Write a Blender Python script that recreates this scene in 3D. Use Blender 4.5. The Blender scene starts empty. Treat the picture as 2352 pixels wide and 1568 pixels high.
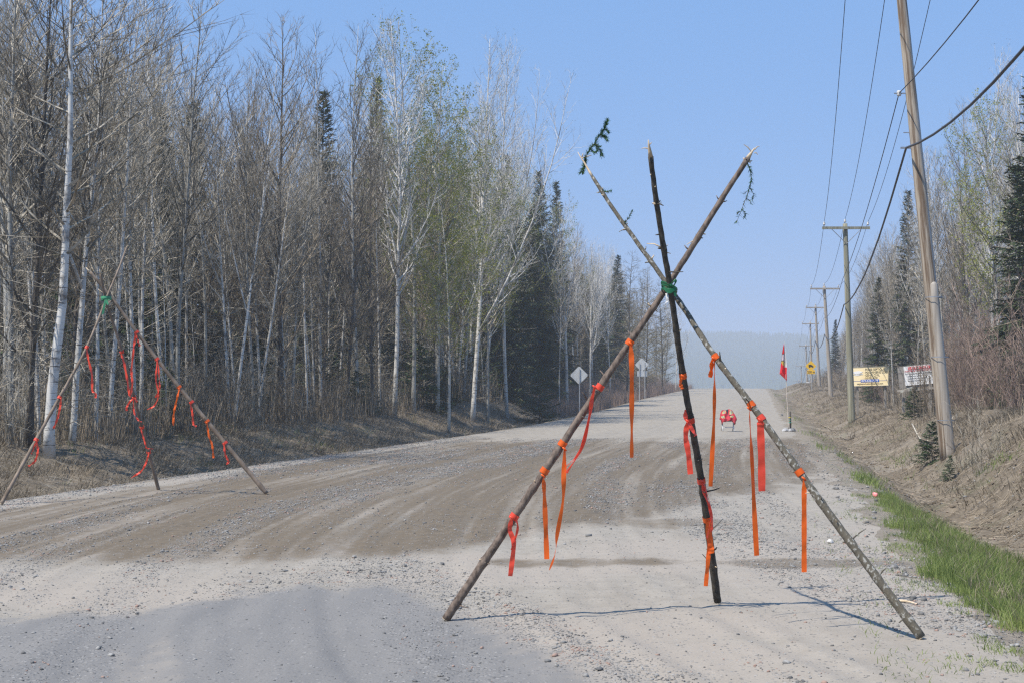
import bpy, math, random
import numpy as np
from mathutils import Vector, Matrix
R = math.radians
scene = bpy.context.scene
col = scene.collection

# ------------------------------------------------------------ camera, sky, sun
W_, H_, F_ = 2352.0, 1568.0, 3231.0         # measuring grid laid over the photograph
HOR = 898.0
PITCH = math.atan((HOR - H_/2)/F_)
EYE = 1.6
cam_d = bpy.data.cameras.new('camera'); cam = bpy.data.objects.new('camera', cam_d); col.objects.link(cam)
cam_d.sensor_width = 36; cam_d.lens = 36*F_/W_; cam_d.clip_end = 5000; cam_d.clip_start = .05
cam.location = (0, 0, EYE); cam.rotation_euler = (R(90)+PITCH, 0, 0)
scene.camera = cam
SUN_EL, SUN_AZ = R(57), math.atan2(-.53, -.36)
w = bpy.data.worlds.new('World'); scene.world = w; w.use_nodes = True
w.cycles.sampling_method = 'NONE'
nt = w.node_tree; bg = nt.nodes['Background']
sky = nt.nodes.new('ShaderNodeTexSky'); sky.sky_type = 'NISHITA'; sky.sun_disc = False
sky.sun_elevation = SUN_EL; sky.sun_rotation = SUN_AZ; sky.altitude = 300; sky.air_density = 1.0; sky.dust_density = .35; sky.ozone_density = 1.6
skm = nt.nodes.new('ShaderNodeMix'); skm.data_type = 'RGBA'; skm.inputs[0].default_value = .82; skm.inputs[7].default_value = (1.25, 3.1, 6.6, 1)
nt.links.new(sky.outputs[0], skm.inputs[6]); nt.links.new(skm.outputs[2], bg.inputs[0]); bg.inputs[1].default_value = .106
sd = bpy.data.lights.new('sun', 'SUN'); sun = bpy.data.objects.new('sun', sd); col.objects.link(sun)
sd.energy = 5.0; sd.angle = R(.5); sd.color = (1, .935, .84)
sun.rotation_euler = Vector((.53*1, .36*1, -1.0)).to_track_quat('-Z', 'Y').to_euler()
scene.view_settings.view_transform = 'Standard'; scene.view_settings.look = 'None'
scene.view_settings.exposure = .35; scene.view_settings.gamma = 1
scene.cycles.volume_bounces = 1; scene.cycles.max_bounces = 5; scene.cycles.diffuse_bounces = 2
scene.cycles.transparent_max_bounces = 8
scene.cycles.use_denoising = False; scene.cycles.use_adaptive_sampling = False; scene.cycles.filter_width = 1.3; scene.cycles.sample_clamp_indirect = 4

rng = random.Random(7); nrg = np.random.default_rng(11)

def P(x, y, Y):
    """photograph grid point at forward distance Y -> world"""
    a = (x - W_/2)/F_; b = (H_/2 - y)/F_
    c, s = math.cos(PITCH), math.sin(PITCH)
    dy, dz = c - b*s, s + b*c
    t = Y/dy
    return Vector((a*t, Y, EYE + dz*t))

# ------------------------------------------------------------ noise + terrain
def _hash(ix, iy, seed):
    n = (ix.astype(np.int64)*374761393 + iy.astype(np.int64)*668265263 + seed*974634777) & 0x7fffffff
    n = ((n ^ (n >> 13))*1274126177) & 0x7fffffff
    return ((n ^ (n >> 16)) & 0xffff)/65535.0
def vnoise(x, y, seed=0):
    x = np.asarray(x, float); y = np.asarray(y, float)
    ix = np.floor(x); iy = np.floor(y); fx = x-ix; fy = y-iy
    fx = fx*fx*(3-2*fx); fy = fy*fy*(3-2*fy)
    a = _hash(ix, iy, seed); b = _hash(ix+1, iy, seed); c = _hash(ix, iy+1, seed); d = _hash(ix+1, iy+1, seed)
    return (a*(1-fx)+b*fx)*(1-fy) + (c*(1-fx)+d*fx)*fy
def fbm(x, y, seed=0, o=4):
    s = 0; a = .5; t = 0
    for i in range(o):
        s = s + a*vnoise(x*2**i, y*2**i, seed+i*17); t += a; a *= .5
    return s/t
def sstep(a, b, x):
    t = np.clip((x-a)/(b-a), 0, 1); return t*t*(3-2*t)

_gy = np.arange(-300, 2600, 1.0)
_gz = np.interp(_gy, [-300, 0, 62, 90, 118, 159, 195, 225, 260, 300, 400, 560, 1250, 1900, 2600], [0, 0, 0, .3, .95, 1.6, 2.1, 1.7, .2, -2.4, -8, -11, -10, 62, 70])
_k = np.exp(-.5*(np.arange(-24, 25)/9.)**2); _k /= _k.sum()
_gz = np.convolve(np.pad(_gz, 24, mode='edge'), _k, mode='valid')
def prof(Y): return np.interp(Y, _gy, _gz)
def xl(Y): return -11.3 + .19*np.asarray(Y, float)
def xr(Y): return 1.5 + .172*np.asarray(Y, float)
def height(X, Y, rough=True):
    X = np.asarray(X, float); Y = np.asarray(Y, float)
    base = prof(Y)
    dl = xl(Y) - X; dr = X - xr(Y)
    # left bank
    bl = np.interp(Y, [0, 35, 50, 76, 120], [.42, .42, .5, .9, .95])
    L = np.interp(dl, [0, .5, 2.0, 3.2], [0, -.06, -.42, -.3]) + sstep(2.6, 6.0, dl)*(bl+.3) + sstep(9, 40, dl)*.8
    br = np.interp(Y, [0, 30, 50, 80, 140], [1.1, 1.15, .75, .55, .7])
    dd = np.interp(Y, [0, 25, 45, 70], [.55, .5, .35, .2])
    Rr = np.interp(dr, [0, .6, 1.6, 2.2], [0, -.1, -1, -1])*dd + sstep(1.75, 4.6, dr)*(br+dd) + sstep(7, 40, dr)*1.5
    n = (fbm(X*.5, Y*.5, 3)-.5)
    z = base + np.where(dl > 0, L + n*.35*sstep(.3, 4, dl), 0) + np.where(dr > 0, Rr + n*.4*sstep(.3, 3, dr), 0)
    if rough:
        off = np.maximum(np.maximum(dl, dr), 0)
        z = z + ((fbm(X*3.1, Y*3.1, 9)-.5)*.16+(fbm(X*9, Y*9, 29, 3)-.5)*.11+(np.abs(fbm(X*1.6, Y*1.6, 39)-.5))*-.30)*sstep(0, 1.5, off)
        z = z + (fbm(X*1.2, Y*1.2, 19)-.5)*.03
    far = sstep(900, 1500, Y)
    z = z + far*(fbm(X*.004, Y*.004, 5)-.5)*22
    return z
def hz(x, y): return float(height(x, y))
def ground_at(px, py):
    """where the sight line through a photograph point meets the terrain"""
    lo = 5.0
    for Y in np.arange(6, 260, .05):
        p = P(px, py, Y)
        if p.z <= hz(p.x, Y): return Vector((p.x, Y, hz(p.x, Y)))
    return P(px, py, 60)

# ------------------------------------------------------------ materials
def new_mat(name):
    m = bpy.data.materials.new(name); m.use_nodes = True
    return m, m.node_tree, m.node_tree.nodes['Principled BSDF']
def mix(nt, fac, a, b, mode='MIX'):
    n = nt.nodes.new('ShaderNodeMix'); n.data_type = 'RGBA'; n.blend_type = mode
    for s, v in ((n.inputs[0], fac), (n.inputs[6], a), (n.inputs[7], b)):
        if isinstance(v, (int, float)): s.default_value = v
        elif isinstance(v, tuple): s.default_value = (*v, 1) if len(v) == 3 else v
        else: nt.links.new(v, s)
    return n.outputs[2]
def noise(nt, vec, scale, detail=4, rough=.55):
    n = nt.nodes.new('ShaderNodeTexNoise'); n.inputs['Scale'].default_value = scale
    n.inputs['Detail'].default_value = detail; n.inputs['Roughness'].default_value = rough
    if vec is not None: nt.links.new(vec, n.inputs['Vector'])
    return n.outputs['Fac']
def ramp(nt, fac, a, b):
    n = nt.nodes.new('ShaderNodeMapRange'); n.inputs[1].default_value = a; n.inputs[2].default_value = b
    nt.links.new(fac, n.inputs[0]); return n.outputs[0]
def math_(nt, op, a, b=0.0):
    n = nt.nodes.new('ShaderNodeMath'); n.operation = op
    for s, v in ((n.inputs[0], a), (n.inputs[1], b)):
        if isinstance(v, (int, float)): s.default_value = v
        else: nt.links.new(v, s)
    return n.outputs[0]
def objco(nt, scale=(1, 1, 1)):
    t = nt.nodes.new('ShaderNodeTexCoord'); m = nt.nodes.new('ShaderNodeMapping')
    m.inputs['Scale'].default_value = scale; nt.links.new(t.outputs['Object'], m.inputs['Vector'])
    return m.outputs[0]
def bump(nt, bs, h, s, d):
    b = nt.nodes.new('ShaderNodeBump'); b.inputs['Strength'].default_value = s; b.inputs['Distance'].default_value = d
    nt.links.new(h, b.inputs['Height']); nt.links.new(b.outputs[0], bs.inputs['Normal'])
def simple(name, c1, c2=None, rough=.8, scale=6, stretch=(1, 1, 1), bmp=0, lo=.35, hi=.65, metal=0, vary=0):
    m, nt, bs = new_mat(name)
    bs.inputs['Roughness'].default_value = rough; bs.inputs['Metallic'].default_value = metal
    if c2 is None: c2 = tuple(min(1, v*1.18) for v in c1); c1 = tuple(v*.88 for v in c1)
    f = noise(nt, objco(nt, stretch), scale)
    c = mix(nt, ramp(nt, f, lo, hi), c1, c2)
    if vary:
        oi = nt.nodes.new('ShaderNodeObjectInfo')
        v = nt.nodes.new('ShaderNodeMapRange'); v.inputs[3].default_value = 1-vary; v.inputs[4].default_value = 1+vary
        nt.links.new(oi.outputs['Random'], v.inputs[0])
        hsv = nt.nodes.new('ShaderNodeHueSaturation'); nt.links.new(v.outputs[0], hsv.inputs['Value']); nt.links.new(c, hsv.inputs['Color'])
        c = hsv.outputs[0]
    nt.links.new(c, bs.inputs['Base Color'])
    if bmp: bump(nt, bs, f, bmp, .01)
    return m

M = {}
def bark_white(name, base=(.62, .60, .56), dark=(.06, .05, .045), amt=.60, vary=.2):
    m, nt, bs = new_mat(name); bs.inputs['Roughness'].default_value = .75
    f = noise(nt, objco(nt, (3, 3, 22)), 1.0, 3, .6)
    g = noise(nt, objco(nt, (2, 2, 1.1)), 1.3, 4, .7)
    c = mix(nt, ramp(nt, f, amt, amt+.04), base, dark)
    c = mix(nt, ramp(nt, g, .50, .66), c, (.17, .155, .14))
    oi = nt.nodes.new('ShaderNodeObjectInfo'); v = nt.nodes.new('ShaderNodeMapRange')
    v.inputs[3].default_value = 1-vary*2; v.inputs[4].default_value = 1.05; nt.links.new(oi.outputs['Random'], v.inputs[0])
    hsv = nt.nodes.new('ShaderNodeHueSaturation'); nt.links.new(v.outputs[0], hsv.inputs['Value']); nt.links.new(c, hsv.inputs['Color'])
    nt.links.new(hsv.outputs[0], bs.inputs['Base Color']); bump(nt, bs, g, .5, .02)
    return m
M['birch'] = bark_white('birch_bark', (.68, .66, .61), amt=.60, vary=.2)
M['aspen'] = bark_white('aspen_bark', (.50, .485, .43), (.05, .045, .04), .62, .2)
M['darkbark'] = simple('dark_bark', (.028, .023, .018), (.13, .11, .088), .9, 2.2, (6, 6, 1), .6, vary=.2)
M['twig'] = simple('grey_twig_bark', (.15, .13, .09), (.47, .42, .335), .85, 3, vary=.5, lo=.42, hi=.58)
M['palebranch'] = simple('pale_branch_bark', (.40, .38, .35), (.66, .64, .60), .8, 3, vary=.15)
M['redtwig'] = simple('red_twig_bark', (.17, .115, .09), (.34, .25, .20), .85, 3, vary=.25)
M['browntwig'] = simple('brown_twig_bark', (.085, .068, .045), (.31, .255, .185), .85, 3, vary=.45, lo=.42, hi=.58)
def leafmat(name, c1, c2, transl=.25, scale=1.5, vary=.2):
    m, nt, bs = new_mat(name); bs.inputs['Roughness'].default_value = .6
    f = noise(nt, objco(nt), scale, 3)
    c = mix(nt, ramp(nt, f, .35, .65), c1, c2)
    oi = nt.nodes.new('ShaderNodeObjectInfo'); v = nt.nodes.new('ShaderNodeMapRange')
    v.inputs[3].default_value = 1-vary; v.inputs[4].default_value = 1+vary; nt.links.new(oi.outputs['Random'], v.inputs[0])
    hsv = nt.nodes.new('ShaderNodeHueSaturation'); nt.links.new(v.outputs[0], hsv.inputs['Value']); nt.links.new(c, hsv.inputs['Color'])
    nt.links.new(hsv.outputs[0], bs.inputs['Base Color'])
    if transl:
        tr = nt.nodes.new('ShaderNodeBsdfTranslucent'); nt.links.new(hsv.outputs[0], tr.inputs['Color'])
        ms = nt.nodes.new('ShaderNodeMixShader'); ms.inputs[0].default_value = transl
        nt.links.new(bs.outputs[0], ms.inputs[1]); nt.links.new(tr.outputs[0], ms.inputs[2])
        nt.links.new(ms.outputs[0], nt.nodes['Material Output'].inputs[0])
    return m
M['needle'] = leafmat('spruce_needles', (.026, .046, .016), (.080, .112, .036), .15, 1.2)
M['needle_light'] = leafmat('young_spruce_needles', (.03, .06, .02), (.065, .11, .035), .15, 3)
M['larch'] = leafmat('larch_twig_haze', (.13, .105, .06), (.22, .19, .10), .1, .8)
M['leaf'] = leafmat('new_aspen_leaves', (.17, .19, .015), (.30, .32, .035), .35, .6)
M['leaf_pale'] = leafmat('pale_leaf_buds', (.16, .17, .08), (.26, .27, .13), .3, .6)
M['grass'] = leafmat('green_grass', (.14, .19, .045), (.30, .36, .10), .45, 2.2, 0)
M['drygrass'] = leafmat('dry_grass', (.11, .085, .055), (.31, .255, .175), .2, 1.3, 0)

def mesh_obj(name, verts, faces, mats, parent=None, smooth=False, mi=None):
    me = bpy.data.meshes.new(name)
    if isinstance(verts, np.ndarray) and isinstance(faces, np.ndarray):
        k = faces.shape[1]
        me.vertices.add(len(verts)); me.vertices.foreach_set('co', verts.astype(np.float32).ravel())
        me.loops.add(faces.size); me.loops.foreach_set('vertex_index', faces.astype(np.int32).ravel())
        me.polygons.add(len(faces)); me.polygons.foreach_set('loop_start', np.arange(0, faces.size, k, dtype=np.int32))
        me.update(calc_edges=True)
    else:
        me.from_pydata([tuple(v) for v in verts], [], faces); me.update()
    if not isinstance(mats, (list, tuple)): mats = [mats]
    for m in mats: me.materials.append(m)
    if mi is not None: me.polygons.foreach_set('material_index', np.asarray(mi, dtype=np.int32))
    if smooth: me.polygons.foreach_set('use_smooth', np.ones(len(me.polygons), dtype=bool))
    o = bpy.data.objects.new(name, me); col.objects.link(o)
    if parent: o.parent = parent
    return o
def tag(o, label=None, cat=None, group=None, kind=None):
    if label: o['label'] = label
    if cat: o['category'] = cat
    if group: o['group'] = group
    if kind: o['kind'] = kind
    return o
def empty(name, loc, label=None, cat=None, group=None, rz=0):
    o = bpy.data.objects.new(name, None); col.objects.link(o); o.location = loc; o.rotation_euler.z = rz
    o.empty_display_size = .2
    return tag(o, label, cat, group)

class MB:
    def __init__(s): s.v = []; s.f = []; s.m = []
    def tube(s, pts, rad, n=6, mi=0, cap=True):
        base = len(s.v); N = len(pts); u = None
        for i in range(N):
            a = pts[max(i-1, 0)]; b = pts[min(i+1, N-1)]
            t = (b-a)
            if t.length < 1e-9: t = Vector((0, 0, 1))
            t.normalize()
            if u is None:
                u = t.cross(Vector((0, 1, 0)) if abs(t.y) < .9 else Vector((1, 0, 0)))
            u = u - t*u.dot(t); u.normalize(); w_ = t.cross(u)
            r = rad[i]
            for k in range(n):
                an = 2*math.pi*k/n
                s.v.append(pts[i] + u*(r*math.cos(an)) + w_*(r*math.sin(an)))
        for i in range(N-1):
            for k in range(n):
                a = base+i*n+k; b = base+i*n+(k+1) % n
                s.f.append((a, b, b+n, a+n)); s.m.append(mi)
        if cap:
            s.f.append(tuple(base+k for k in range(n-1, -1, -1))); s.m.append(mi)
            s.f.append(tuple(base+(N-1)*n+k for k in range(n))); s.m.append(mi)
    def twig(s, a, b, r, mi=0):      # thin 3-sided spike
        t = (b-a); L = t.length
        if L < 1e-6: return
        t = t/L
        u = t.cross(Vector((0, 0, 1)) if abs(t.z) < .9 else Vector((1, 0, 0))).normalized(); w_ = t.cross(u)
        base = len(s.v)
        for k in range(3):
            an = 2.094*k; s.v.append(a + u*(r*math.cos(an)) + w_*(r*math.sin(an)))
        s.v.append(b)
        for k in range(3): s.f.append((base+k, base+(k+1) % 3, base+3)); s.m.append(mi)
    def box(s, c, size, rot=None, mi=0, bev=0):
        base = len(s.v); sx, sy, sz = [q/2 for q in size]
        for dz in (-sz, sz):
            for dx, dy in ((-sx, -sy), (sx, -sy), (sx, sy), (-sx, sy)):
                p = Vector((dx, dy, dz))
                if rot is not None: p = rot @ p
                s.v.append(Vector(c)+p)
        for f in ((3, 2, 1, 0), (4, 5, 6, 7), (0, 1, 5, 4), (1, 2, 6, 5), (2, 3, 7, 6), (3, 0, 4, 7)):
            s.f.append(tuple(base+i for i in f)); s.m.append(mi)
    def poly(s, pts, mi=0):
        base = len(s.v); s.v += [Vector(p) for p in pts]; s.f.append(tuple(range(base, base+len(pts)))); s.m.append(mi)
    def prism(s, pts, d, mi=0):      # closed outline (list of Vector) thickened along d
        n = len(pts); base = len(s.v); s.v += [Vector(p) for p in pts] + [Vector(p)+d for p in pts]
        s.f.append(tuple(base+i for i in range(n))); s.f.append(tuple(base+n+i for i in range(n-1, -1, -1))); s.m += [mi, mi]
        for i in range(n):
            j = (i+1) % n; s.f.append((base+j, base+i, base+n+i, base+n+j)); s.m.append(mi)
    def build(s, name, mats, parent=None, smooth=False):
        if parent is not None:
            inv = parent.location
            rz = Matrix.Rotation(-parent.rotation_euler.z, 3, 'Z')
            vs = [rz @ (v-inv) for v in s.v]
        else: vs = s.v
        return mesh_obj(name, vs, s.f, mats, parent, smooth, s.m)

# ------------------------------------------------------------ ground sheets
def rows():
    r = list(np.arange(-90, 4, 3.0)); y = 4.0
    while y < 300: r.append(y); y *= 1.0075
    while y < 2600: r.append(y); y *= 1.035
    return np.array(r)
YR = rows()
offs = [0.0]; st = .09
while offs[-1] < 1800:
    offs.append(offs[-1]+st); st *= 1.0 if offs[-1] < 6 else 1.09
offs = np.array(offs)
def edge_n(Y, seed): return (fbm(Y*.9, Y*0+seed, seed, 4)-.5)*.7*sstep(3, 8, Y)
def seg_dist_mask(X, Y, pts, w0, w1):
    """1 near a polyline of world points, fading between w0 and w1 away from it"""
    d = np.full(X.shape, 1e9)
    for (ax, ay), (bx, by) in zip(pts[:-1], pts[1:]):
        vx, vy = bx-ax, by-ay; t = np.clip(((X-ax)*vx+(Y-ay)*vy)/(vx*vx+vy*vy), 0, 1)
        d = np.minimum(d, np.hypot(X-ax-t*vx, Y-ay-t*vy))
    return 1 - sstep(w0, w1, d)
def gxy(x, y):
    Y = EYE*F_/(y-HOR); return ((x-W_/2)/F_*Y, Y)
def road_masks(X, Y):
    n1 = fbm(X*.55+3, Y*.35, 31); n2 = fbm(X*2.2, Y*1.1, 37)
    # asphalt apron: ends along a ragged line left to right
    s0 = (X - .19*Y) - 3.2*np.exp(-np.clip(Y-10, -6, 500)/9.0)
    ax = np.array([-40, -5, -3.6, -2.8, -1.7, -.99, -.55, -.3, .0, .35, .8, 3])
    ay = np.array([6, 9.4, 9.9, 10.35, 11.5, 11.7, 10.7, 10.0, 9.2, 8.1, 6.5, 2])
    lim = np.interp(X, ax, ay) + (n2-.5)*.6 + (fbm(X*7, Y*5, 40)-.5)*.5
    fw = np.interp(X, [-3, -1.2, -.3, .6], [.5, .45, .8, 1.9]); asph = (1 - sstep(-fw, fw*1.2, Y-lim+(fbm(X*18, Y*14, 45)-.5)*.5))*np.clip(1.1-.8*sstep(.52, .74, fbm(s0*1.6, Y*.25, 43)), .72, 1)
    # damp brown earth worked by turning trucks
    lowb = np.interp(X, [-12, -4, -2, -.5, .6, 1.6, 2.5, 4, 7], [12.2, 12.6, 12.7, 13.2, 15.5, 17.2, 19, 22, 30]) + (n1-.5)*2.2
    dl = X - xl(Y)
    brown = sstep(0, 1.8, Y-lowb)*sstep(.35, 1.0, dl+(n2-.5)*.8)*(1-sstep(40, 52, Y+(n1-.5)*16))
    # streaks that follow the turning wheels
    s = (X - .19*Y) - 3.2*np.exp(-(Y-10)/9.0)
    st = fbm(s*1.9, Y*.10+s*.2, 51, 4)
    st2 = fbm(s*6.5, Y*.22, 57, 3)
    st3 = fbm(s*15, Y*.16, 59, 3)
    brown = brown*np.clip(.74+.8*(st-.45)+.45*(st2-.5)+.75*(st3-.5), 0, 1.05)
    blot = 0
    for cx, cy, rx, ry in ((1.75, 17.3, 1.25, .9), (4.9, 27.5, 1.7, 3.2), (3.6, 24, 1.2, 2.0), (.55, 13.2, 1.3, .45), (5.6, 30.5, 1.6, 2.0), (2.9, 13.2, 1.6, .4)):
        q = np.hypot((X-cx)/rx, (Y-cy)/ry) + (n2-.5)*1.3
        blot = np.maximum(blot, (1-sstep(.45, 1.15, q))*.8)
    brown = np.clip(np.maximum(brown, blot*(.5+.6*st2)), 0, 1)
    # pinkish sandy dust and gravel windrows
    sand = np.clip(sstep(.42, .62, fbm(X*.4+9, Y*.55, 61))*(1-sstep(22, 34, Y)) + .9*(1-sstep(0, 1.8, np.abs(Y-11.6)))*(1-sstep(-3.2, -1.6, X)) + .5*sstep(.5, 2.5, X)*(1-sstep(10, 14, Y)), 0, 1)
    grav = np.clip(sstep(.5, .68, fbm(s*1.25+4, Y*.09, 71, 4)) + (1-sstep(.15, .75, dl)) + 1.1*sstep(-.4, .3, Y-lim)*(1-sstep(.9, 2.4, Y-lim))*sstep(-3, -1.2, X), 0, 1)
    return asph, brown, sand, grav
def verge_masks(X, Y):
    dl = xl(Y)-X; dr = X-xr(Y)
    n = fbm(X*.6, Y*.3, 81); n2 = fbm(X*2, Y*1.2, 83)
    green = np.where(dr > 0, sstep(.54, .66, n2)*.35*(1-sstep(3, 6, dr)), 0)
    green = np.maximum(green, np.where(dr > 0, sstep(.3, .8, dr)*(1-sstep(1.5, 2.0, dr))*(1-sstep(15, 22, Y)), 0))
    sandy = np.where(dr > 0, np.maximum(1-sstep(.2, 1.0, dr+(n2-.5)), sstep(.50, .66, n)*.75*(1-sstep(2.4, 4.5, dr))), 1-sstep(.3, 1.3, dl+(n2-.5)*1.2))
    litter = np.where(dl > 0, sstep(5, 9, dl), sstep(6, 9, dr))
    return green, sandy, litter, n2
def grid_obj(name, Xg, Yg, mat, maskf, zextra=None):
    Z = height(Xg, Yg)
    if zextra is not None: Z = Z + zextra(Xg, Yg)
    nr, nc = Xg.shape
    verts = np.stack([Xg, Yg, Z], -1).reshape(-1, 3)
    i = np.arange(nr*nc).reshape(nr, nc)
    f = np.stack([i[:-1, :-1], i[:-1, 1:], i[1:, 1:], i[1:, :-1]], -1).reshape(-1, 4)
    o = mesh_obj(name, verts, f, mat, smooth=True)
    at = o.data.color_attributes.new('mask', 'FLOAT_COLOR', 'POINT')
    mm = maskf(Xg, Yg); arr = np.stack([np.clip(m_+0*Xg, 0, 1) for m_ in mm], -1).reshape(-1, 4).astype(np.float32)
    at.data.foreach_set('color', arr.ravel())
    tag(o, kind='structure'); return o
# road material
m, nt, bs = new_mat('gravel_road_surface'); M['road'] = m; bs.inputs['Roughness'].default_value = .9
at = nt.nodes.new('ShaderNodeAttribute'); at.attribute_name = 'mask'
sp = nt.nodes.new('ShaderNodeSeparateColor'); nt.links.new(at.outputs['Color'], sp.inputs[0])
oc = objco(nt)
big = noise(nt, oc, .5, 5); mid = noise(nt, oc, 5, 5, .65); fine = noise(nt, oc, 70, 4, .7)
stre = noise(nt, objco(nt, (3.2, .35, 1)), 1.2, 5, .6)
vo = nt.nodes.new('ShaderNodeTexVoronoi'); vo.inputs['Scale'].default_value = 42; nt.links.new(oc, vo.inputs['Vector'])
base = mix(nt, ramp(nt, mid, .3, .7), (.272, .24, .192), (.362, .324, .268))
base = mix(nt, math_(nt, 'MULTIPLY', ramp(nt, stre, .45, .7), .45), base, (.21, .178, .138))
base = mix(nt, math_(nt, 'MULTIPLY', sp.outputs[2], .7), base, (.35, .302, .246))
brownc = mix(nt, ramp(nt, mid, .3, .7), (.092, .067, .037), (.17, .128, .078))
bf = ramp(nt, math_(nt, 'ADD', sp.outputs[1], math_(nt, 'ADD', math_(nt, 'MULTIPLY', math_(nt, 'SUBTRACT', mid, .5), 1.1), math_(nt, 'MULTIPLY', math_(nt, 'SUBTRACT', fine, .5), .7))), .18, .82)
base = mix(nt, bf, base, brownc)
asp = mix(nt, ramp(nt, fine, .35, .62), (.165, .157, .145), (.245, .232, .215))
asp = mix(nt, math_(nt, 'MULTIPLY', ramp(nt, stre, .4, .7), .5), asp, (.135, .133, .13))
af = ramp(nt, math_(nt, 'ADD', sp.outputs[0], math_(nt, 'ADD', math_(nt, 'MULTIPLY', math_(nt, 'SUBTRACT', mid, .5), .8), math_(nt, 'MULTIPLY', math_(nt, 'SUBTRACT', fine, .5), 1.0))), .20, .85)
base = mix(nt, af, base, asp)
# pebbles: single voronoi cells take their own greys
peb = nt.nodes.new('ShaderNodeSeparateColor'); nt.links.new(vo.outputs['Color'], peb.inputs[0])
pebc = mix(nt, peb.outputs[1], (.07, .068, .066), (.38, .365, .34))
ga = nt.nodes.new('ShaderNodeAttribute'); ga.attribute_name = 'mask'
sel = math_(nt, 'GREATER_THAN', peb.outputs[0], math_(nt, 'SUBTRACT', .88, math_(nt, 'MULTIPLY', ga.outputs['Alpha'], .42)))
near = ramp(nt, vo.outputs['Distance'], .55, .35)
base = mix(nt, math_(nt, 'MULTIPLY', math_(nt, 'MULTIPLY', sel, near), .75), base, pebc)
base = mix(nt, math_(nt, 'MULTIPLY', ramp(nt, fine, .42, .72), .35), base, (.16, .148, .132))
nt.links.new(base, bs.inputs['Base Color'])
hh = math_(nt, 'ADD', math_(nt, 'MULTIPLY', math_(nt, 'MULTIPLY', sel, near), 1.0), math_(nt, 'MULTIPLY', fine, .8))
bump(nt, bs, hh, .55, .012)
# verge material
m, nt, bs = new_mat('verge_soil'); M['verge'] = m; bs.inputs['Roughness'].default_value = .95
at = nt.nodes.new('ShaderNodeAttribute'); at.attribute_name = 'mask'
sp = nt.nodes.new('ShaderNodeSeparateColor'); nt.links.new(at.outputs['Color'], sp.inputs[0])
oc = objco(nt); mid = noise(nt, oc, 3.5, 6, .7); fine = noise(nt, oc, 38, 5, .7); big = noise(nt, oc, .6, 4)
c = mix(nt, ramp(nt, mid, .35, .65), (.10, .076, .048), (.24, .195, .138))
c = mix(nt, ramp(nt, sp.outputs[1], .1, .9), c, mix(nt, ramp(nt, mid, .3, .7), (.19, .158, .118), (.31, .265, .205)))
c = mix(nt, math_(nt, 'MULTIPLY', ramp(nt, sp.outputs[0], .2, .9), ramp(nt, fine, .35, .6)), c, (.10, .16, .04))
c = mix(nt, ramp(nt, sp.outputs[2], .1, .9), c, mix(nt, ramp(nt, fine, .35, .65), (.035, .025, .015), (.13, .095, .058)))
c = mix(nt, math_(nt, 'MULTIPLY', ramp(nt, fine, .5, .7), .5), c, (.06, .047, .034))
nt.links.new(c, bs.inputs['Base Color']); bump(nt, bs, math_(nt, 'ADD', fine, mid), .8, .03)

EL = xl(YR)+edge_n(YR, 2); ER = xr(YR)+edge_n(YR, 6)
v = np.linspace(0, 1, 300)
Xr_ = EL[:, None] + (ER-EL)[:, None]*v[None, :]; Yr_ = np.repeat(YR[:, None], len(v), 1)
def ruts(X, Y):
    s = (X - .19*Y) - 3.2*np.exp(-np.clip(Y-10, -6, 500)/9.0)
    inside = sstep(0, .5, X-xl(Y)-.4)*sstep(0, .5, xr(Y)-.4-X)
    return inside*((fbm(s*5, Y*.12, 91, 3)-.5)*.05 + (fbm(X*4, Y*4, 93, 3)-.5)*.012)
grid_obj('road', Xr_, Yr_, M['road'], lambda X, Y: (lambda a: (a[0], a[1], a[2], a[3]))(road_masks(X, Y)), ruts)
XL = (EL[:, None] - offs[None, ::-1]); YL = np.repeat(YR[:, None], len(offs), 1)
grid_obj('ground', XL, YL, M['verge'], verge_masks)
XR = (ER[:, None] + offs[None, :])
grid_obj('ground', XR, YL, M['verge'], verge_masks)

# ------------------------------------------------------------ loose stones, as one scatter
def scatter_stones(name, n, ymin, ymax, sizef, placef, mat, label, seed):
    g = np.random.default_rng(seed)
    t = (1+5**.5)/2
    iv = np.array([(-1, t, 0), (1, t, 0), (-1, -t, 0), (1, -t, 0), (0, -1, t), (0, 1, t), (0, -1, -t), (0, 1, -t), (t, 0, -1), (t, 0, 1), (-t, 0, -1), (-t, 0, 1)])/1.902
    fc = np.array([(0, 11, 5), (0, 5, 1), (0, 1, 7), (0, 7, 10), (0, 10, 11), (1, 5, 9), (5, 11, 4), (11, 10, 2), (10, 7, 6), (7, 1, 8), (3, 9, 4), (3, 4, 2), (3, 2, 6), (3, 6, 8), (3, 8, 9), (4, 9, 5), (2, 4, 11), (6, 2, 10), (8, 6, 7), (9, 8, 1)])
    X, Y = placef(g, n); n = len(X)
    s = sizef(g, n, X, Y)
    V = iv[None]*(1+g.uniform(-.28, .28, (n, 12, 1)))
    V = V*np.stack([g.uniform(.7, 1.3, n), g.uniform(.7, 1.3, n), g.uniform(.45, .8, n)], -1)[:, None, :]
    a = g.uniform(0, 6.28, n); ca, sa = np.cos(a)[:, None], np.sin(a)[:, None]
    V = np.stack([V[..., 0]*ca-V[..., 1]*sa, V[..., 0]*sa+V[..., 1]*ca, V[..., 2]], -1)*s[:, None, None]
    Z = height(X, Y)+np.where((X > xl(Y)) & (X < xr(Y)), ruts(X, Y), 0)
    V = V + np.stack([X, Y, Z+s*.25], -1)[:, None, :]
    F = (fc[None]+(np.arange(n)*12)[:, None, None]).reshape(-1, 3)
    o = mesh_obj(name, V.reshape(-1, 3), F, mat)
    return tag(o, label, 'gravel', kind='stuff')
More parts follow.
